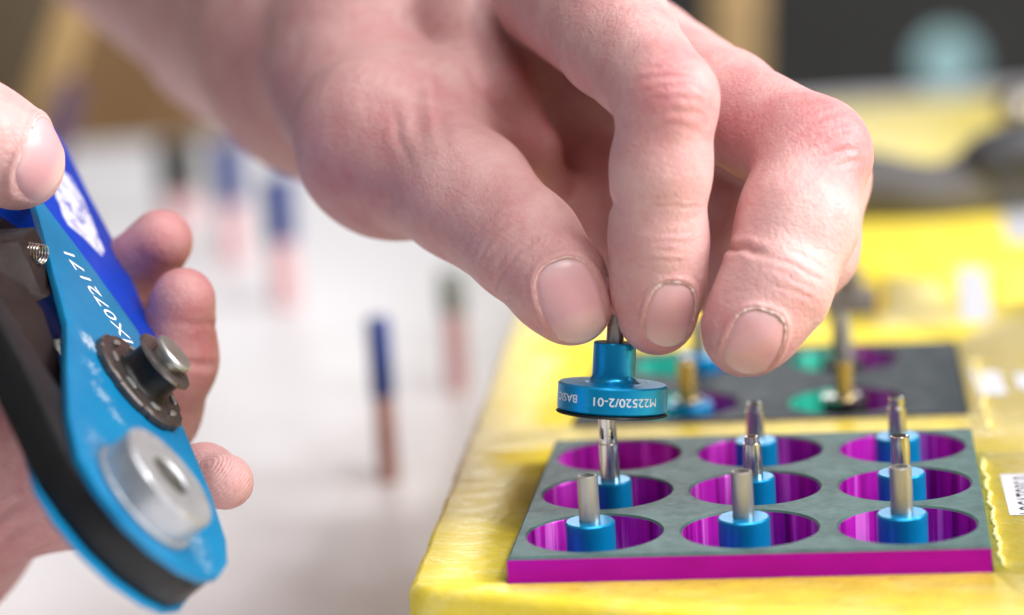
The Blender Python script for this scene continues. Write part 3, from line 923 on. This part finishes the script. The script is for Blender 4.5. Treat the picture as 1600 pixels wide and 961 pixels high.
# silver dial
D0 = Vector((-8.342, -6.468, 1.830))
V, Fc = lathe([(0.93, 0), (0.95, 0.02), (0.95, 0.07), (0.90, 0.09), (0.90, 0.54), (0.87, 0.58), (0.38, 0.58), (0.35, 0.55), (0.35, 0.47)], 80, D0, TN, hintT, k=0.96)
dial = link_mesh('dial', V, Fc, MAT['dial_metal'], tool, sharp=0.5)
V, Fc = lathe([(0.347, 0.49), (0.345, 0.53), (0.33, 0.54)], 40, D0, TN, hintT, k=0.96)
link_mesh('dial_centre', V, Fc, MAT['dark_plastic'], dial)

# serial number on the plate
def plate_text(s, a, b, size, mat, parent, h=0.003):
    a, b = Vector(a), Vector(b)
    tv, tf = text_mesh(s, size)
    xs = [p.x for p in tv]
    L = (b - a).length
    k = L / (max(xs) - min(xs)); c = (max(xs) + min(xs)) / 2
    ex = (b - a).normalized(); ey = TN.cross(ex)
    mid = (a + b) / 2 + TN * h
    V = [mid + ex * ((p.x - c) * k) + ey * p.y for p in tv]
    return text_sharp('lettering', V, tf, mat, parent)
plate_text('MX072171', (-9.439, -1.922, 2.933), (-10.628, -1.132, 4.465), 0.52, MAT['print_white'], pl)

# wear on the plate: bare patches round the seat and dial
me = pl.data
bmw = bmesh.new(); bmw.from_mesh(me)
bmesh.ops.triangulate(bmw, faces=[f for f in bmw.faces if len(f.verts) > 4])
for _ in range(5):
    ed = [e for e in bmw.edges if e.calc_length() > 0.0016]
    if not ed: break
    bmesh.ops.subdivide_edges(bmw, edges=ed, cuts=1, use_grid_fill=True)
    bmesh.ops.triangulate(bmw, faces=[f for f in bmw.faces if len(f.verts) > 4])
bmw.to_mesh(me); bmw.free()
spots = [((-9.764, -3.439, 3.490), 0.40, 0.50), ((-9.540, -4.141, 3.244), 0.45, 0.36), ((-9.299, -4.632, 2.961), 0.42, 0.40), ((-9.064, -4.823, 2.660), 0.35, 0.40), ((-8.971, -6.338, 2.655), 0.7, 0.30), ((-8.790, -6.575, 2.431), 0.9, 0.30),
         ((-7.822, -5.866, 1.078), 0.7, 0.36), ((-7.624, -6.162, 0.837), 0.5, 0.36), ((-8.019, -6.874, 1.422), 0.6, 0.28), ((-10.114, -2.745, 3.904), 0.5, 0.14), ((-8.709, -4.374, 2.149), 0.5, 0.2)]
att = me.attributes.new('wear', 'FLOAT', 'POINT')
o0 = Vector(pl['_o'])
vals = []
for v in me.vertices:
    p = v.co / S + o0
    x = 0.0
    for c, r, a in spots:
        d = (p - Vector(c)).length / r
        x = max(x, min(1.0, a + 0.22) * math.exp(-d * d * 1.1))
    vals.append(x)
att.data.foreach_set('value', vals)

# ------------------------------------------------------------------ hands: one continuous surface each
def rcone(p, a, b, r1, r2):
    ba = b - a
    ba = ba.astype(np.float32)
    a = a.astype(np.float32)
    l2 = max(float(ba @ ba), 1e-6)
    rr = r1 - r2
    a2 = max(l2 - rr * rr, 1e-6)
    il2 = 1.0 / l2
    pa = p - a
    y = pa @ ba
    z = y - l2
    t = pa * l2 - y[:, None] * ba
    x2 = np.einsum('ij,ij->i', t, t)
    y2 = y * y * l2
    z2 = z * z * l2
    k = np.sign(rr) * rr * rr * x2
    d = (np.sqrt(np.maximum(x2 * a2 * il2, 0)) + y * rr) * il2 - r1
    c1 = np.sign(z) * a2 * z2 > k
    c2 = np.sign(y) * a2 * y2 < k
    d = np.where(c2, np.sqrt(x2 + y2) * il2 - r1, d)
    d = np.where(c1, np.sqrt(x2 + z2) * il2 - r2, d)
    return d

def smin(a, b, k):
    h = np.maximum(k - np.abs(a - b), 0) / k
    return np.minimum(a, b) - h * h * k * 0.25

def chain_sdf(p, ch, k):
    f = None
    for i in range(len(ch) - 1):
        (a, ra), (b, rb) = ch[i], ch[i + 1]
        d = rcone(p, np.array(a), np.array(b), ra, rb)
        f = d if f is None else smin(f, d, k)
    return f

class Hand:
    def __init__(self, palm, fingers, k_palm=0.9, k_chain=0.25, bumps=(), k_between=0.06):
        self.palm, self.fingers, self.kp, self.kc, self.bumps, self.kb = palm, fingers, k_palm, k_chain, bumps, k_between
        self.nails = []
        self.wr = []
    def raw(self, p):
        p = np.asarray(p, dtype=np.float32)
        fp = chain_sdf(p, self.palm[0], 0.8)
        for ch in self.palm[1:]:
            fp = smin(fp, chain_sdf(p, ch, 0.6), 0.9)
        f = None
        for ch, kp in self.fingers:
            d = chain_sdf(p, ch, self.kc)
            d = smin(fp, d, kp)
            f = d if f is None else smin(f, d, self.kb)
        for c, r, amp in self.bumps:
            q = np.sum((p - np.array(c, dtype=np.float32)) ** 2, 1) / (r * r)
            f = f - amp * np.exp(-q)
        return f
    def grad(self, p, e=0.012):
        k = np.array([(1, -1, -1), (-1, -1, 1), (-1, 1, -1), (1, 1, 1)], float)
        g = sum(k[i] * self.raw(p + k[i] * e)[:, None] for i in range(4))
        return g / (np.linalg.norm(g, axis=1, keepdims=True) + 1e-9)

def surface_nets(fn, lo, hi, h, block=5):
    """polygonise fn = 0 inside the box; values only where blocks come near the surface"""
    lo = np.array(lo, float); hi = np.array(hi, float)
    n = np.ceil((hi - lo) / h / block).astype(int)
    N = n * block
    g = np.stack(np.meshgrid(*[lo[i] + (np.arange(n[i]) + 0.5) * block * h for i in range(3)], indexing='ij'), -1).reshape(-1, 3)
    fc = fn(g)
    half = block * h * 0.5 * math.sqrt(3)
    vol = np.repeat(np.repeat(np.repeat(fc.reshape(n).astype(np.float32), block, 0), block, 1), block, 2)
    near = np.where(np.abs(fc) < half * 1.35 + 0.25)[0]
    off = np.stack(np.meshgrid(*[(np.arange(block) + 0.5) * h] * 3, indexing='ij'), -1).reshape(-1, 3) - block * h * 0.5
    for s in range(0, len(near), 400):
        idx = near[s:s + 400]
        pts = (g[idx][:, None, :] + off[None]).reshape(-1, 3)
        val = fn(pts).reshape(len(idx), block, block, block)
        for q, b in enumerate(idx):
            i, j, k = np.unravel_index(b, n)
            vol[i * block:(i + 1) * block, j * block:(j + 1) * block, k * block:(k + 1) * block] = val[q]
    sgn = vol < 0
    c = None
    mn = sgn[:-1, :-1, :-1].copy(); mx = mn.copy()
    for a in (0, 1):
        for b in (0, 1):
            for d in (0, 1):
                if a + b + d == 0: continue
                q = sgn[a:N[0] - 1 + a, b:N[1] - 1 + b, d:N[2] - 1 + d]
                mn &= q; mx |= q
    act = mx & ~mn
    ids = -np.ones(act.shape, dtype=np.int64)
    cells = np.argwhere(act)
    ids[act] = np.arange(len(cells))
    corner = [(a, b, d) for a in (0, 1) for b in (0, 1) for d in (0, 1)]
    vals = np.stack([vol[cells[:, 0] + a, cells[:, 1] + b, cells[:, 2] + d] for a, b, d in corner], 1)
    acc = np.zeros((len(cells), 3)); cnt = np.zeros(len(cells))
    for i in range(8):
        for j in range(i + 1, 8):
            ca, cb = np.array(corner[i]), np.array(corner[j])
            if np.abs(ca - cb).sum() != 1: continue
            va, vb = vals[:, i], vals[:, j]
            m = (va < 0) != (vb < 0)
            t = np.where(m, va / np.where(m, va - vb, 1), 0)
            acc += np.where(m[:, None], ca + t[:, None] * (cb - ca), 0)
            cnt += m
    verts = lo + (cells + acc / cnt[:, None] + 0.5) * h
    faces = []
    for ax in range(3):
        sl0 = [slice(None)] * 3; sl1 = [slice(None)] * 3
        sl0[ax] = slice(0, -1); sl1[ax] = slice(1, None)
        a = sgn[tuple(sl0)]; b = sgn[tuple(sl1)]
        e = np.argwhere(a != b)
        u, v = [(1, 2), (2, 0), (0, 1)][ax]
        ok = (e[:, u] > 0) & (e[:, v] > 0) & (e[:, u] < N[u] - 1) & (e[:, v] < N[v] - 1)
        e = e[ok]
        flip = a[e[:, 0], e[:, 1], e[:, 2]]
        def cid(du, dv):
            q = e.copy(); q[:, u] -= du; q[:, v] -= dv
            return ids[q[:, 0], q[:, 1], q[:, 2]]
        q = np.stack([cid(1, 1), cid(0, 1), cid(0, 0), cid(1, 0)], 1)
        q[~flip] = q[~flip][:, ::-1]
        faces.append(q)
    faces = np.concatenate(faces)
    faces = faces[(faces >= 0).all(1)]
    return verts, faces

def subdivide_quads(v, f):
    e = np.concatenate([f[:, [i, (i + 1) % 4]] for i in range(4)])
    e.sort(axis=1)
    u, inv = np.unique(e[:, 0] * (len(v) + 1) + e[:, 1], return_inverse=True)
    a, b = u // (len(v) + 1), u % (len(v) + 1)
    n0, n1 = len(v), len(u)
    V = np.concatenate([v, (v[a] + v[b]) / 2, v[f].mean(1)])
    m = inv.reshape(4, len(f)) + n0
    c = n0 + n1 + np.arange(len(f))
    q = [np.stack([f[:, i], m[i], c, m[i - 1]], 1) for i in range(4)]
    return V, np.concatenate(q)

def smoothnoise(x, seed):
    r = np.random.RandomState(seed)
    out = np.zeros_like(x)
    for k in range(1, 6):
        out += np.sin(x * k * 2.3 + r.uniform(0, 6.28)) * r.uniform(0.3, 1) / k
    return out

def displacement(hand, P_, Nn):
    d = np.zeros(len(P_))
    for (c, ax, nd, hw, items) in hand.wr:
        c = np.array(c); ax = np.array(ax); nd = np.array(nd)
        ax = ax - nd * (ax @ nd); ax /= np.linalg.norm(ax)
        lat = np.cross(nd, ax)
        q = P_ - c
        s = q @ ax; t = q @ lat
        face = np.clip((Nn @ nd - 0.05) / 0.4, 0, 1)
        near = np.exp(-((q @ nd) / 1.0) ** 2)
        for i, (so, dep, sig, curve, hw2, toff) in enumerate(items):
            w_ = so + curve * (t - toff) ** 2 + 0.025 * smoothnoise(t * 2.2 + so * 7, int(abs(so) * 100) + i)
            d -= dep * np.exp(-((s - w_) / sig) ** 2) * np.exp(-((t - toff) / hw2) ** 4) * face * near
            d += 0.35 * dep * (np.exp(-((s - w_ - 2.0 * sig) / sig) ** 2) + np.exp(-((s - w_ + 2.0 * sig) / sig) ** 2)) * np.exp(-((t - toff) / hw2) ** 4) * face * near
    for nl in hand.nails:
        c, ax, nd, L, W = nl
        lat = np.cross(nd, ax)
        q = P_ - c
        s = q @ ax / L; t = q @ lat / W
        hgt = q @ nd
        rr = (np.abs(s) ** 2.6 + np.abs(t) ** 2.6) ** (1 / 2.6)
        m = (hgt > 0.05) & (hgt < 1.1) & (Nn @ nd > -0.1)
        d += np.where(m, -0.035 * (1 / (1 + np.exp((rr - 1.0) * 18))), 0)
        prox = 1 / (1 + np.exp((s - 0.55) * 9))
        d += np.where(m, 0.040 * np.exp(-((rr - 1.14) / 0.11) ** 2) * prox, 0)
    return d

def build_hand(name, hand, lo, hi, h, label, cat, tones, mat, origin, prints=()):
    v, f = surface_nets(hand.raw, lo, hi, h)
    v = v - hand.grad(v) * hand.raw(v)[:, None]
    v, f = subdivide_quads(v, f)
    g = hand.grad(v)
    v = v - g * hand.raw(v)[:, None]
    d = displacement(hand, v, g)
    # light overall unevenness of flesh
    d += 0.010 * (np.sin(v[:, 0] * 3.1 + 1.3 * np.sin(v[:, 1] * 2.2)) * np.sin(v[:, 2] * 2.7 + 0.8) + 0.5 * np.sin(v[:, 0] * 6.7 + v[:, 2] * 5.1) * np.sin(v[:, 1] * 5.3))
    v2 = v + g * d[:, None]
    tone = np.zeros(len(v))
    for c, r, a in tones:
        tone += a * np.exp(-np.sum((v - np.array(c)) ** 2, 1) / (r * r))
    base = np.array(origin)
    me = bpy.data.meshes.new(name)
    me.from_pydata([], [], [])
    me.vertices.add(len(v2)); me.vertices.foreach_set('co', ((v2 - base) * S).astype(np.float32).ravel())
    me.loops.add(len(f) * 4); me.loops.foreach_set('vertex_index', f.astype(np.int32).ravel())
    me.polygons.add(len(f)); me.polygons.foreach_set('loop_start', np.arange(0, len(f) * 4, 4, dtype=np.int32))
    me.update(calc_edges=True); me.validate()
    me.polygons.foreach_set('use_smooth', np.ones(len(me.polygons), dtype=bool))
    at = me.attributes.new('tone', 'FLOAT', 'POINT'); at.data.foreach_set('value', tone.astype(np.float32))
    ridge = np.zeros(len(v))
    for c, c0, r in prints:
        dd = np.sqrt(np.sum((v - np.array(c)) ** 2, 1))
        ph = np.sqrt(np.sum((v - np.array(c0)) ** 2, 1)) + 0.03 * np.sin(v[:, 0] * 6 + v[:, 2] * 5)
        ridge = np.where(dd < r, ph * 2 * math.pi / 0.052, ridge)
    ar = me.attributes.new('ridge', 'FLOAT', 'POINT'); ar.data.foreach_set('value', ridge.astype(np.float32))
    me.materials.append(mat)
    o = bpy.data.objects.new(name, me); col.objects.link(o)
    o.location = Vector(tuple(base)) * S
    o['_o'] = tuple(float(x) for x in base)
    tag(o, label, cat)
    return o

def project(hand, p, n):
    """march from above along -n down to the surface"""
    q = p + n * 0.9
    for _ in range(60):
        q = q - n * np.clip(hand.raw(q), -0.05, 0.2)[:, None]
    return q

def add_nail(hand, obj, nl, tip=0.10, dry=1.0, seed=1):
    c, ax, nd, L, W = nl
    lat = np.cross(nd, ax)
    nu, nv = 25, 21
    U_, V_ = np.meshgrid(np.linspace(-1, 1, nu), np.linspace(-1, 1, nv), indexing='ij')
    # square -> rounded square
    s = U_ * np.sqrt(1 - 0.42 * V_ ** 2)
    t = V_ * np.sqrt(1 - 0.34 * U_ ** 2)
    s = np.where(s > 0, s * (1 + tip), s)
    pts = c + (s * L)[..., None] * ax + (t * W)[..., None] * lat
    q = project(hand, pts.reshape(-1, 3), np.broadcast_to(nd, (nu * nv, 3)))
    g = hand.grad(q)
    edge = np.clip((1 - np.maximum(np.abs(U_), np.abs(V_))) / 0.15, 0, 1).ravel()
    lift = -0.010 + 0.016 * np.sqrt(edge) + np.where(U_.ravel() > 0.9, 0.012, 0)
    # keep the nail stiff: blend normals along its length
    top = q + g * lift[:, None]
    bot = q - g * 0.035
    V = [tuple(x) for x in top] + [tuple(x) for x in bot]
    n0 = nu * nv
    Fc = []
    for i in range(nu - 1):
        for j in range(nv - 1):
            a, b, c_, d = i * nv + j, (i + 1) * nv + j, (i + 1) * nv + j + 1, i * nv + j + 1
            Fc.append((a, b, c_, d)); Fc.append((n0 + d, n0 + c_, n0 + b, n0 + a))
    bd = [i * nv for i in range(nu)] + [(nu - 1) * nv + j for j in range(1, nv)] + [i * nv + nv - 1 for i in range(nu - 2, -1, -1)] + [j for j in range(nv - 2, 0, -1)]
    for i in range(len(bd)):
        a, b = bd[i], bd[(i + 1) % len(bd)]
        Fc.append((b, a, n0 + a, n0 + b))
    bmn = bmesh.new()
    vv = [bmn.verts.new(p) for p in V]
    for q_ in Fc:
        try: bmn.faces.new([vv[i] for i in q_])
        except ValueError: pass
    bmesh.ops.recalc_face_normals(bmn, faces=bmn.faces)
    bmn.verts.index_update()
    V = [v.co.copy() for v in bmn.verts]; Fc = [tuple(v.index for v in f.verts) for f in bmn.faces]
    bmn.free()
    nail = link_mesh('fingernail', V, Fc, MAT['nail'], obj, sharp=0.9)
    at = nail.data.attributes.new('along', 'FLOAT', 'POINT')
    at.data.foreach_set('value', [float((np.array(p) - c) @ ax / L) for p in V])
    if dry > 0:       # ragged dry skin along the nail fold
        r = random.Random(seed)
        pth, rad = [], []
        for i in range(40):
            a = math.radians(-205 + i * 230 / 39 + (-0) )
            ss, tt = 1.06 * math.sin(math.radians(-180) + (i / 39) * math.pi), 0
            th = math.pi * (0.98 + 1.04 * i / 39)
            ex = 2 / 2.6
            cs, sn = math.cos(th), math.sin(th)
            tt = math.copysign(abs(cs) ** ex, cs) * 1.05
            ss = math.copysign(abs(sn) ** ex, sn) * 1.05
            pth.append(c + ax * (ss * L + r.uniform(-0.008, 0.008)) + lat * (tt * W + r.uniform(-0.008, 0.008)))
            rad.append(max(0.002, (0.009 + r.choice([-0.006, -0.002, 0.0, 0.004, 0.010])) * dry * (0.35 + 0.8 * max(0, -sn))))
        q = project(hand, np.array(pth), np.broadcast_to(nd, (40, 3)))
        g = hand.grad(q)
        q = q + g * 0.014
        V, Fc = tube([tuple(x) for x in q], rad, 8)
        link_mesh('cuticle', V, Fc, MAT['dry_skin'], obj)
    return nail

def nail_frame(c, ax, nd, L, W):
    c, ax, nd = np.array(c), np.array(ax), np.array(nd)
    nd = nd / np.linalg.norm(nd)
    ax = ax - nd * (ax @ nd); ax /= np.linalg.norm(ax)
    return (c, ax, nd, L, W)

exec_hands = True
# --- the hand that pinches the positioner
palm = [
    [((-18.674, 30.519, 9.383), 2.941), ((-10.974, 16.611, 6.820), 2.651), ((-8.181, 9.702, 6.447), 2.425), ((-6.202, 6.721, 6.708), 2.098), ((-4.202, 5.770, 6.833), 1.457)],
    [((-6.925, 5.661, 5.985), 1.584), ((-6.054, 2.886, 5.425), 1.348), ((-5.078, 3.277, 5.722), 1.200)],
    [((-4.202, 5.770, 6.833), 1.457), ((-2.746, 5.729, 6.198), 1.250), ((-1.899, 6.240, 5.637), 1.205)],
    [((-2.821, 6.065, 5.355), 1.033), ((-2.419, 4.669, 4.284), 0.840)],
    [((-3.752, 5.843, 4.848), 0.918), ((-2.712, 4.547, 3.861), 0.740), ((-2.328, 3.546, 3.234), 0.528)],
]
thumb = [((-6.054, 2.886, 5.425), 1.304), ((-4.496, 0.814, 4.852), 1.050), ((-3.414, -0.417, 4.167), 0.871), ((-2.917, -0.962, 3.687), 0.761), ((-2.666, -1.152, 3.348), 0.649)]
index = [((-2.995, 3.476, 7.944), 1.210), ((-1.879, 0.605, 7.261), 0.936), ((-0.997, -1.475, 6.569), 0.748), ((-1.136, -1.501, 5.497), 0.742), ((-1.244, -1.333, 4.350), 0.729), ((-1.291, -1.266, 3.685), 0.693), ((-1.334, -1.173, 3.152), 0.627)]
middle = [((-2.033, 4.869, 6.581), 1.091), ((-0.317, 1.885, 5.967), 0.900), ((1.123, 0.003, 5.393), 0.863), ((0.882, -0.828, 4.477), 0.911), ((0.525, -1.465, 3.576), 0.824), ((0.200, -1.702, 3.116), 0.724), ((0.028, -1.762, 2.924), 0.656)]
ring_f = [((-1.514, 5.828, 5.901), 1.000), ((1.244, 2.241, 4.681), 0.760), ((1.029, 1.680, 3.558), 0.734), ((0.483, 1.006, 2.593), 0.520)]
pinky = [((-1.350, 6.192, 5.041), 0.975), ((-0.287, 4.036, 3.850), 0.684), ((-0.560, 3.435, 3.076), 0.569), ((-0.770, 3.324, 2.659), 0.437)]
web = [((-4.881, 4.492, 7.560), 0.510), ((-4.072, 3.180, 6.129), 0.434), ((-3.566, 3.065, 5.226), 0.369), ((-3.350, 3.382, 4.617), 0.241)]
H1 = Hand(palm, [(thumb, 0.75), (index, 0.7), (middle, 0.6), (ring_f, 0.5), (pinky, 0.4), (web, 0.7)],
          bumps=[((-0.507, -2.598, 6.806), 0.55, 0.07), ((1.752, -0.474, 5.688), 0.5, 0.08), ((1.931, 0.054, 5.128), 0.4, 0.05), ((-3.619, -1.156, 4.714), 0.6, 0.05), ((-1.030, -2.096, 4.508), 0.5, 0.03)])
TC = (0.126, -0.973, 0.194)
n_thumb = nail_frame((-2.665, -1.148, 3.368), (0.325, -0.145, -0.935), (0.090, -0.946, 0.312), 0.60, 0.47)
n_index = nail_frame((-1.246, -1.169, 3.117), (-0.095, -0.207, -0.974), (0.244, -0.941, 0.234), 0.46, 0.37)
n_middle = nail_frame((0.062, -1.781, 2.807), (-0.314, -0.225, -0.922), (0.243, -0.952, 0.186), 0.47, 0.40)
H1.nails = [n_thumb, n_index, n_middle]
def fold_set(offs, dep, sig, curve, hw, toff=0.0):
    return [(o, dep * random.uniform(0.6, 1.2), sig * random.uniform(0.8, 1.2), curve * random.uniform(0.5, 1.3), hw * random.uniform(0.6, 1.0), toff + random.uniform(-0.12, 0.12)) for o in offs]
dn = (-0.065, -0.204, -0.977)
H1.wr = [
    ((-0.761, -2.327, 6.783), dn, (0.361, -0.843, 0.400), 0.6, fold_set([-0.42, -0.24, -0.08, 0.1, 0.28, 0.46], 0.018, 0.05, 0.16, 0.5)),
    ((-1.127, -2.113, 4.485), dn, (0.175, -0.966, 0.191), 0.6, fold_set([-0.62, -0.5, -0.12, 0.02, 0.16, 0.3], 0.014, 0.035, 0.05, 0.5)),
    ((-1.880, -1.497, 4.972), dn, (-0.774, -0.614, 0.154), 0.3, [(0.0, 0.028, 0.085, 0.0, 0.35, 0.0)]),
    ((1.560, -0.896, 5.756), (0.326, -0.144, -0.934), (0.477, -0.775, 0.415), 0.6, fold_set([-0.4, -0.2, 0.0, 0.2, 0.4], 0.020, 0.05, 0.2, 0.5)),
    ((0.772, -1.995, 3.849), (-0.428, -0.230, -0.874), (0.226, -0.932, 0.283), 0.6, fold_set([-0.3, -0.1, 0.08, 0.25], 0.012, 0.04, 0.06, 0.5, 0.1)),
    ((0.054, -1.702, 4.236), (-0.229, -0.219, -0.948), (-0.612, -0.770, 0.180), 0.4, [(0.0, 0.07, 0.06, 0.1, 0.5, 0.0)]),
    ((-3.679, -1.222, 4.425), (0.676, -0.059, -0.735), (0.030, -0.955, 0.295), 0.8, fold_set([-0.42, -0.26, -0.1, 0.06, 0.2, 0.36], 0.026, 0.05, 0.28, 0.55, -0.1)),
    ((-5.461, 0.944, 4.584), (0.822, -0.008, -0.570), (-0.224, -0.947, -0.231), 0.8, fold_set([-0.3, 0.1], 0.02, 0.08, 0.1, 0.7)),
    ((-4.830, 1.605, 5.942), (0.845, 0.208, 0.493), (-0.197, -0.975, 0.099), 0.8, fold_set([-0.55, -0.2, 0.15, 0.5], 0.045, 0.09, 0.1, 0.9)),
]
tones1 = [((-0.618, -2.301, 6.821), 0.9, 0.30), ((1.652, -0.495, 5.645), 1.0, 0.28), ((-1.576, 1.510, 7.481), 1.6, 0.16), ((0.096, 0.361, 5.793), 1.0, 0.22), ((-2.562, -1.493, 3.373), 0.9, 0.10),
          ((-1.312, -1.385, 3.104), 0.7, 0.16), ((-0.001, -1.764, 2.936), 0.9, 0.2), ((-5.942, 1.489, 5.047), 1.6, 0.14), ((-3.296, 2.964, 5.578), 1.6, 0.25), ((0.892, -1.662, 3.382), 0.9, -0.10),
          ((0.848, -1.835, 4.604), 0.8, -0.15), ((-1.120, -2.369, 5.262), 0.9, -0.04), ((-12.978, 18.225, 5.901), 6, -0.1), ((-3.711, -1.472, 4.220), 0.8, 0.08)]
h1 = build_hand('hand', H1, (-26, -3.2, -0.2), (3.9, 27, 13.5), 0.075, 'bare hand reaching down from above, pinching the blue positioner by its pin', 'hand', tones1, MAT['skin'], (-2.684, 0.935, 5.313))
add_nail(H1, h1, n_thumb, 0.08, 0.7, 3)
add_nail(H1, h1, n_index, 0.05, 1.45, 4)
add_nail(H1, h1, n_middle, 0.05, 1.5, 5)

# --- the hand that holds the crimping tool
palm2 = [
    [((-19.637, 5.287, -2.593), 3.153), ((-15.416, 2.213, -0.127), 2.582), ((-13.148, 1.112, 0.613), 1.633)],
    [((-15.416, 2.213, -0.127), 2.582), ((-15.153, 2.002, 3.792), 1.870), ((-13.493, -1.448, 6.032), 1.313)],
    [((-13.148, 1.112, 0.613), 1.633), ((-11.576, 0.266, 0.510), 1.120), ((-10.967, 0.034, 0.499), 0.901)],
]
thumb2 = [((-12.941, -2.688, 7.186), 1.094), ((-12.048, -2.441, 6.818), 0.903), ((-11.535, -2.229, 6.517), 0.828), ((-11.212, -2.036, 6.246), 0.752), ((-11.082, -1.860, 6.013), 0.696)]
f1 = [((-14.048, 3.305, 1.884), 1.021), ((-11.759, 2.775, 2.381), 0.735), ((-10.528, 2.115, 3.428), 0.655), ((-9.860, 1.720, 4.105), 0.550)]
f2 = [((-13.921, 2.652, 1.105), 1.010), ((-11.386, 2.056, 0.600), 0.884), ((-10.129, 1.331, 1.303), 0.779), ((-9.584, 0.876, 2.273), 0.704), ((-9.281, 0.605, 3.297), 0.538)]
f3 = [((-13.242, 1.394, 0.542), 1.041), ((-11.347, 0.976, 0.315), 0.671), ((-9.660, -0.392, 0.607), 0.502), ((-8.653, -1.451, 0.828), 0.479), ((-8.196, -1.997, 0.887), 0.443)]
H2 = Hand(palm2, [(thumb2, 0.8), (f1, 0.5), (f2, 0.5), (f3, 0.5)], bumps=[((-11.153, -3.036, 6.860), 0.5, 0.04)])
n_t2 = nail_frame((-10.864, -2.022, 6.089), (0.586, 0.512, -0.628), (0.752, -0.620, 0.222), 0.46, 0.62)
H2.nails = [n_t2]
H2.wr = [
    ((-11.537, -3.091, 6.836), (0.822, -0.008, -0.570), (0.224, -0.859, 0.460), 0.8, fold_set([-0.3, 0.0, 0.3], 0.02, 0.06, 0.1, 0.6)),
    ((-9.169, 0.432, 2.358), (0.134, 0.211, 0.968), (0.632, -0.763, 0.133), 0.6, fold_set([-0.1, 0.55], 0.03, 0.06, 0.1, 0.6)),
    ((-12.308, -0.514, -0.352), (0.618, -0.076, -0.782), (0.116, -0.993, -0.002), 0.8, fold_set([-0.4, 0.0, 0.5], 0.05, 0.08, 0.15, 0.9)),
]
tones2 = [((-9.860, 1.720, 4.105), 0.9, 0.3), ((-9.239, 0.610, 3.294), 0.9, 0.22), ((-9.430, 0.402, 2.374), 1.0, 0.1), ((-8.261, -1.810, 0.839), 0.7, 0.05), ((-12.681, 0.625, 0.447), 2.5, 0.2), ((-11.183, -2.136, 6.239), 0.8, 0.0)]
h2 = build_hand('hand', H2, (-17.5, -5.5, -4.8), (-3.2, 10, 8.5), 0.07, 'bare hand gripping the teal crimping tool, thumb on its blue grip', 'hand', tones2, MAT['skin'], (-11.710, -0.031, 1.683), [((-8.341, -2.104, 0.962), (-8.573, -2.408, 1.646), 0.95)])
add_nail(H2, h2, n_t2, 0.05, 0.9, 6)

for o in bpy.data.objects:
    if '_o' in o: del o['_o']
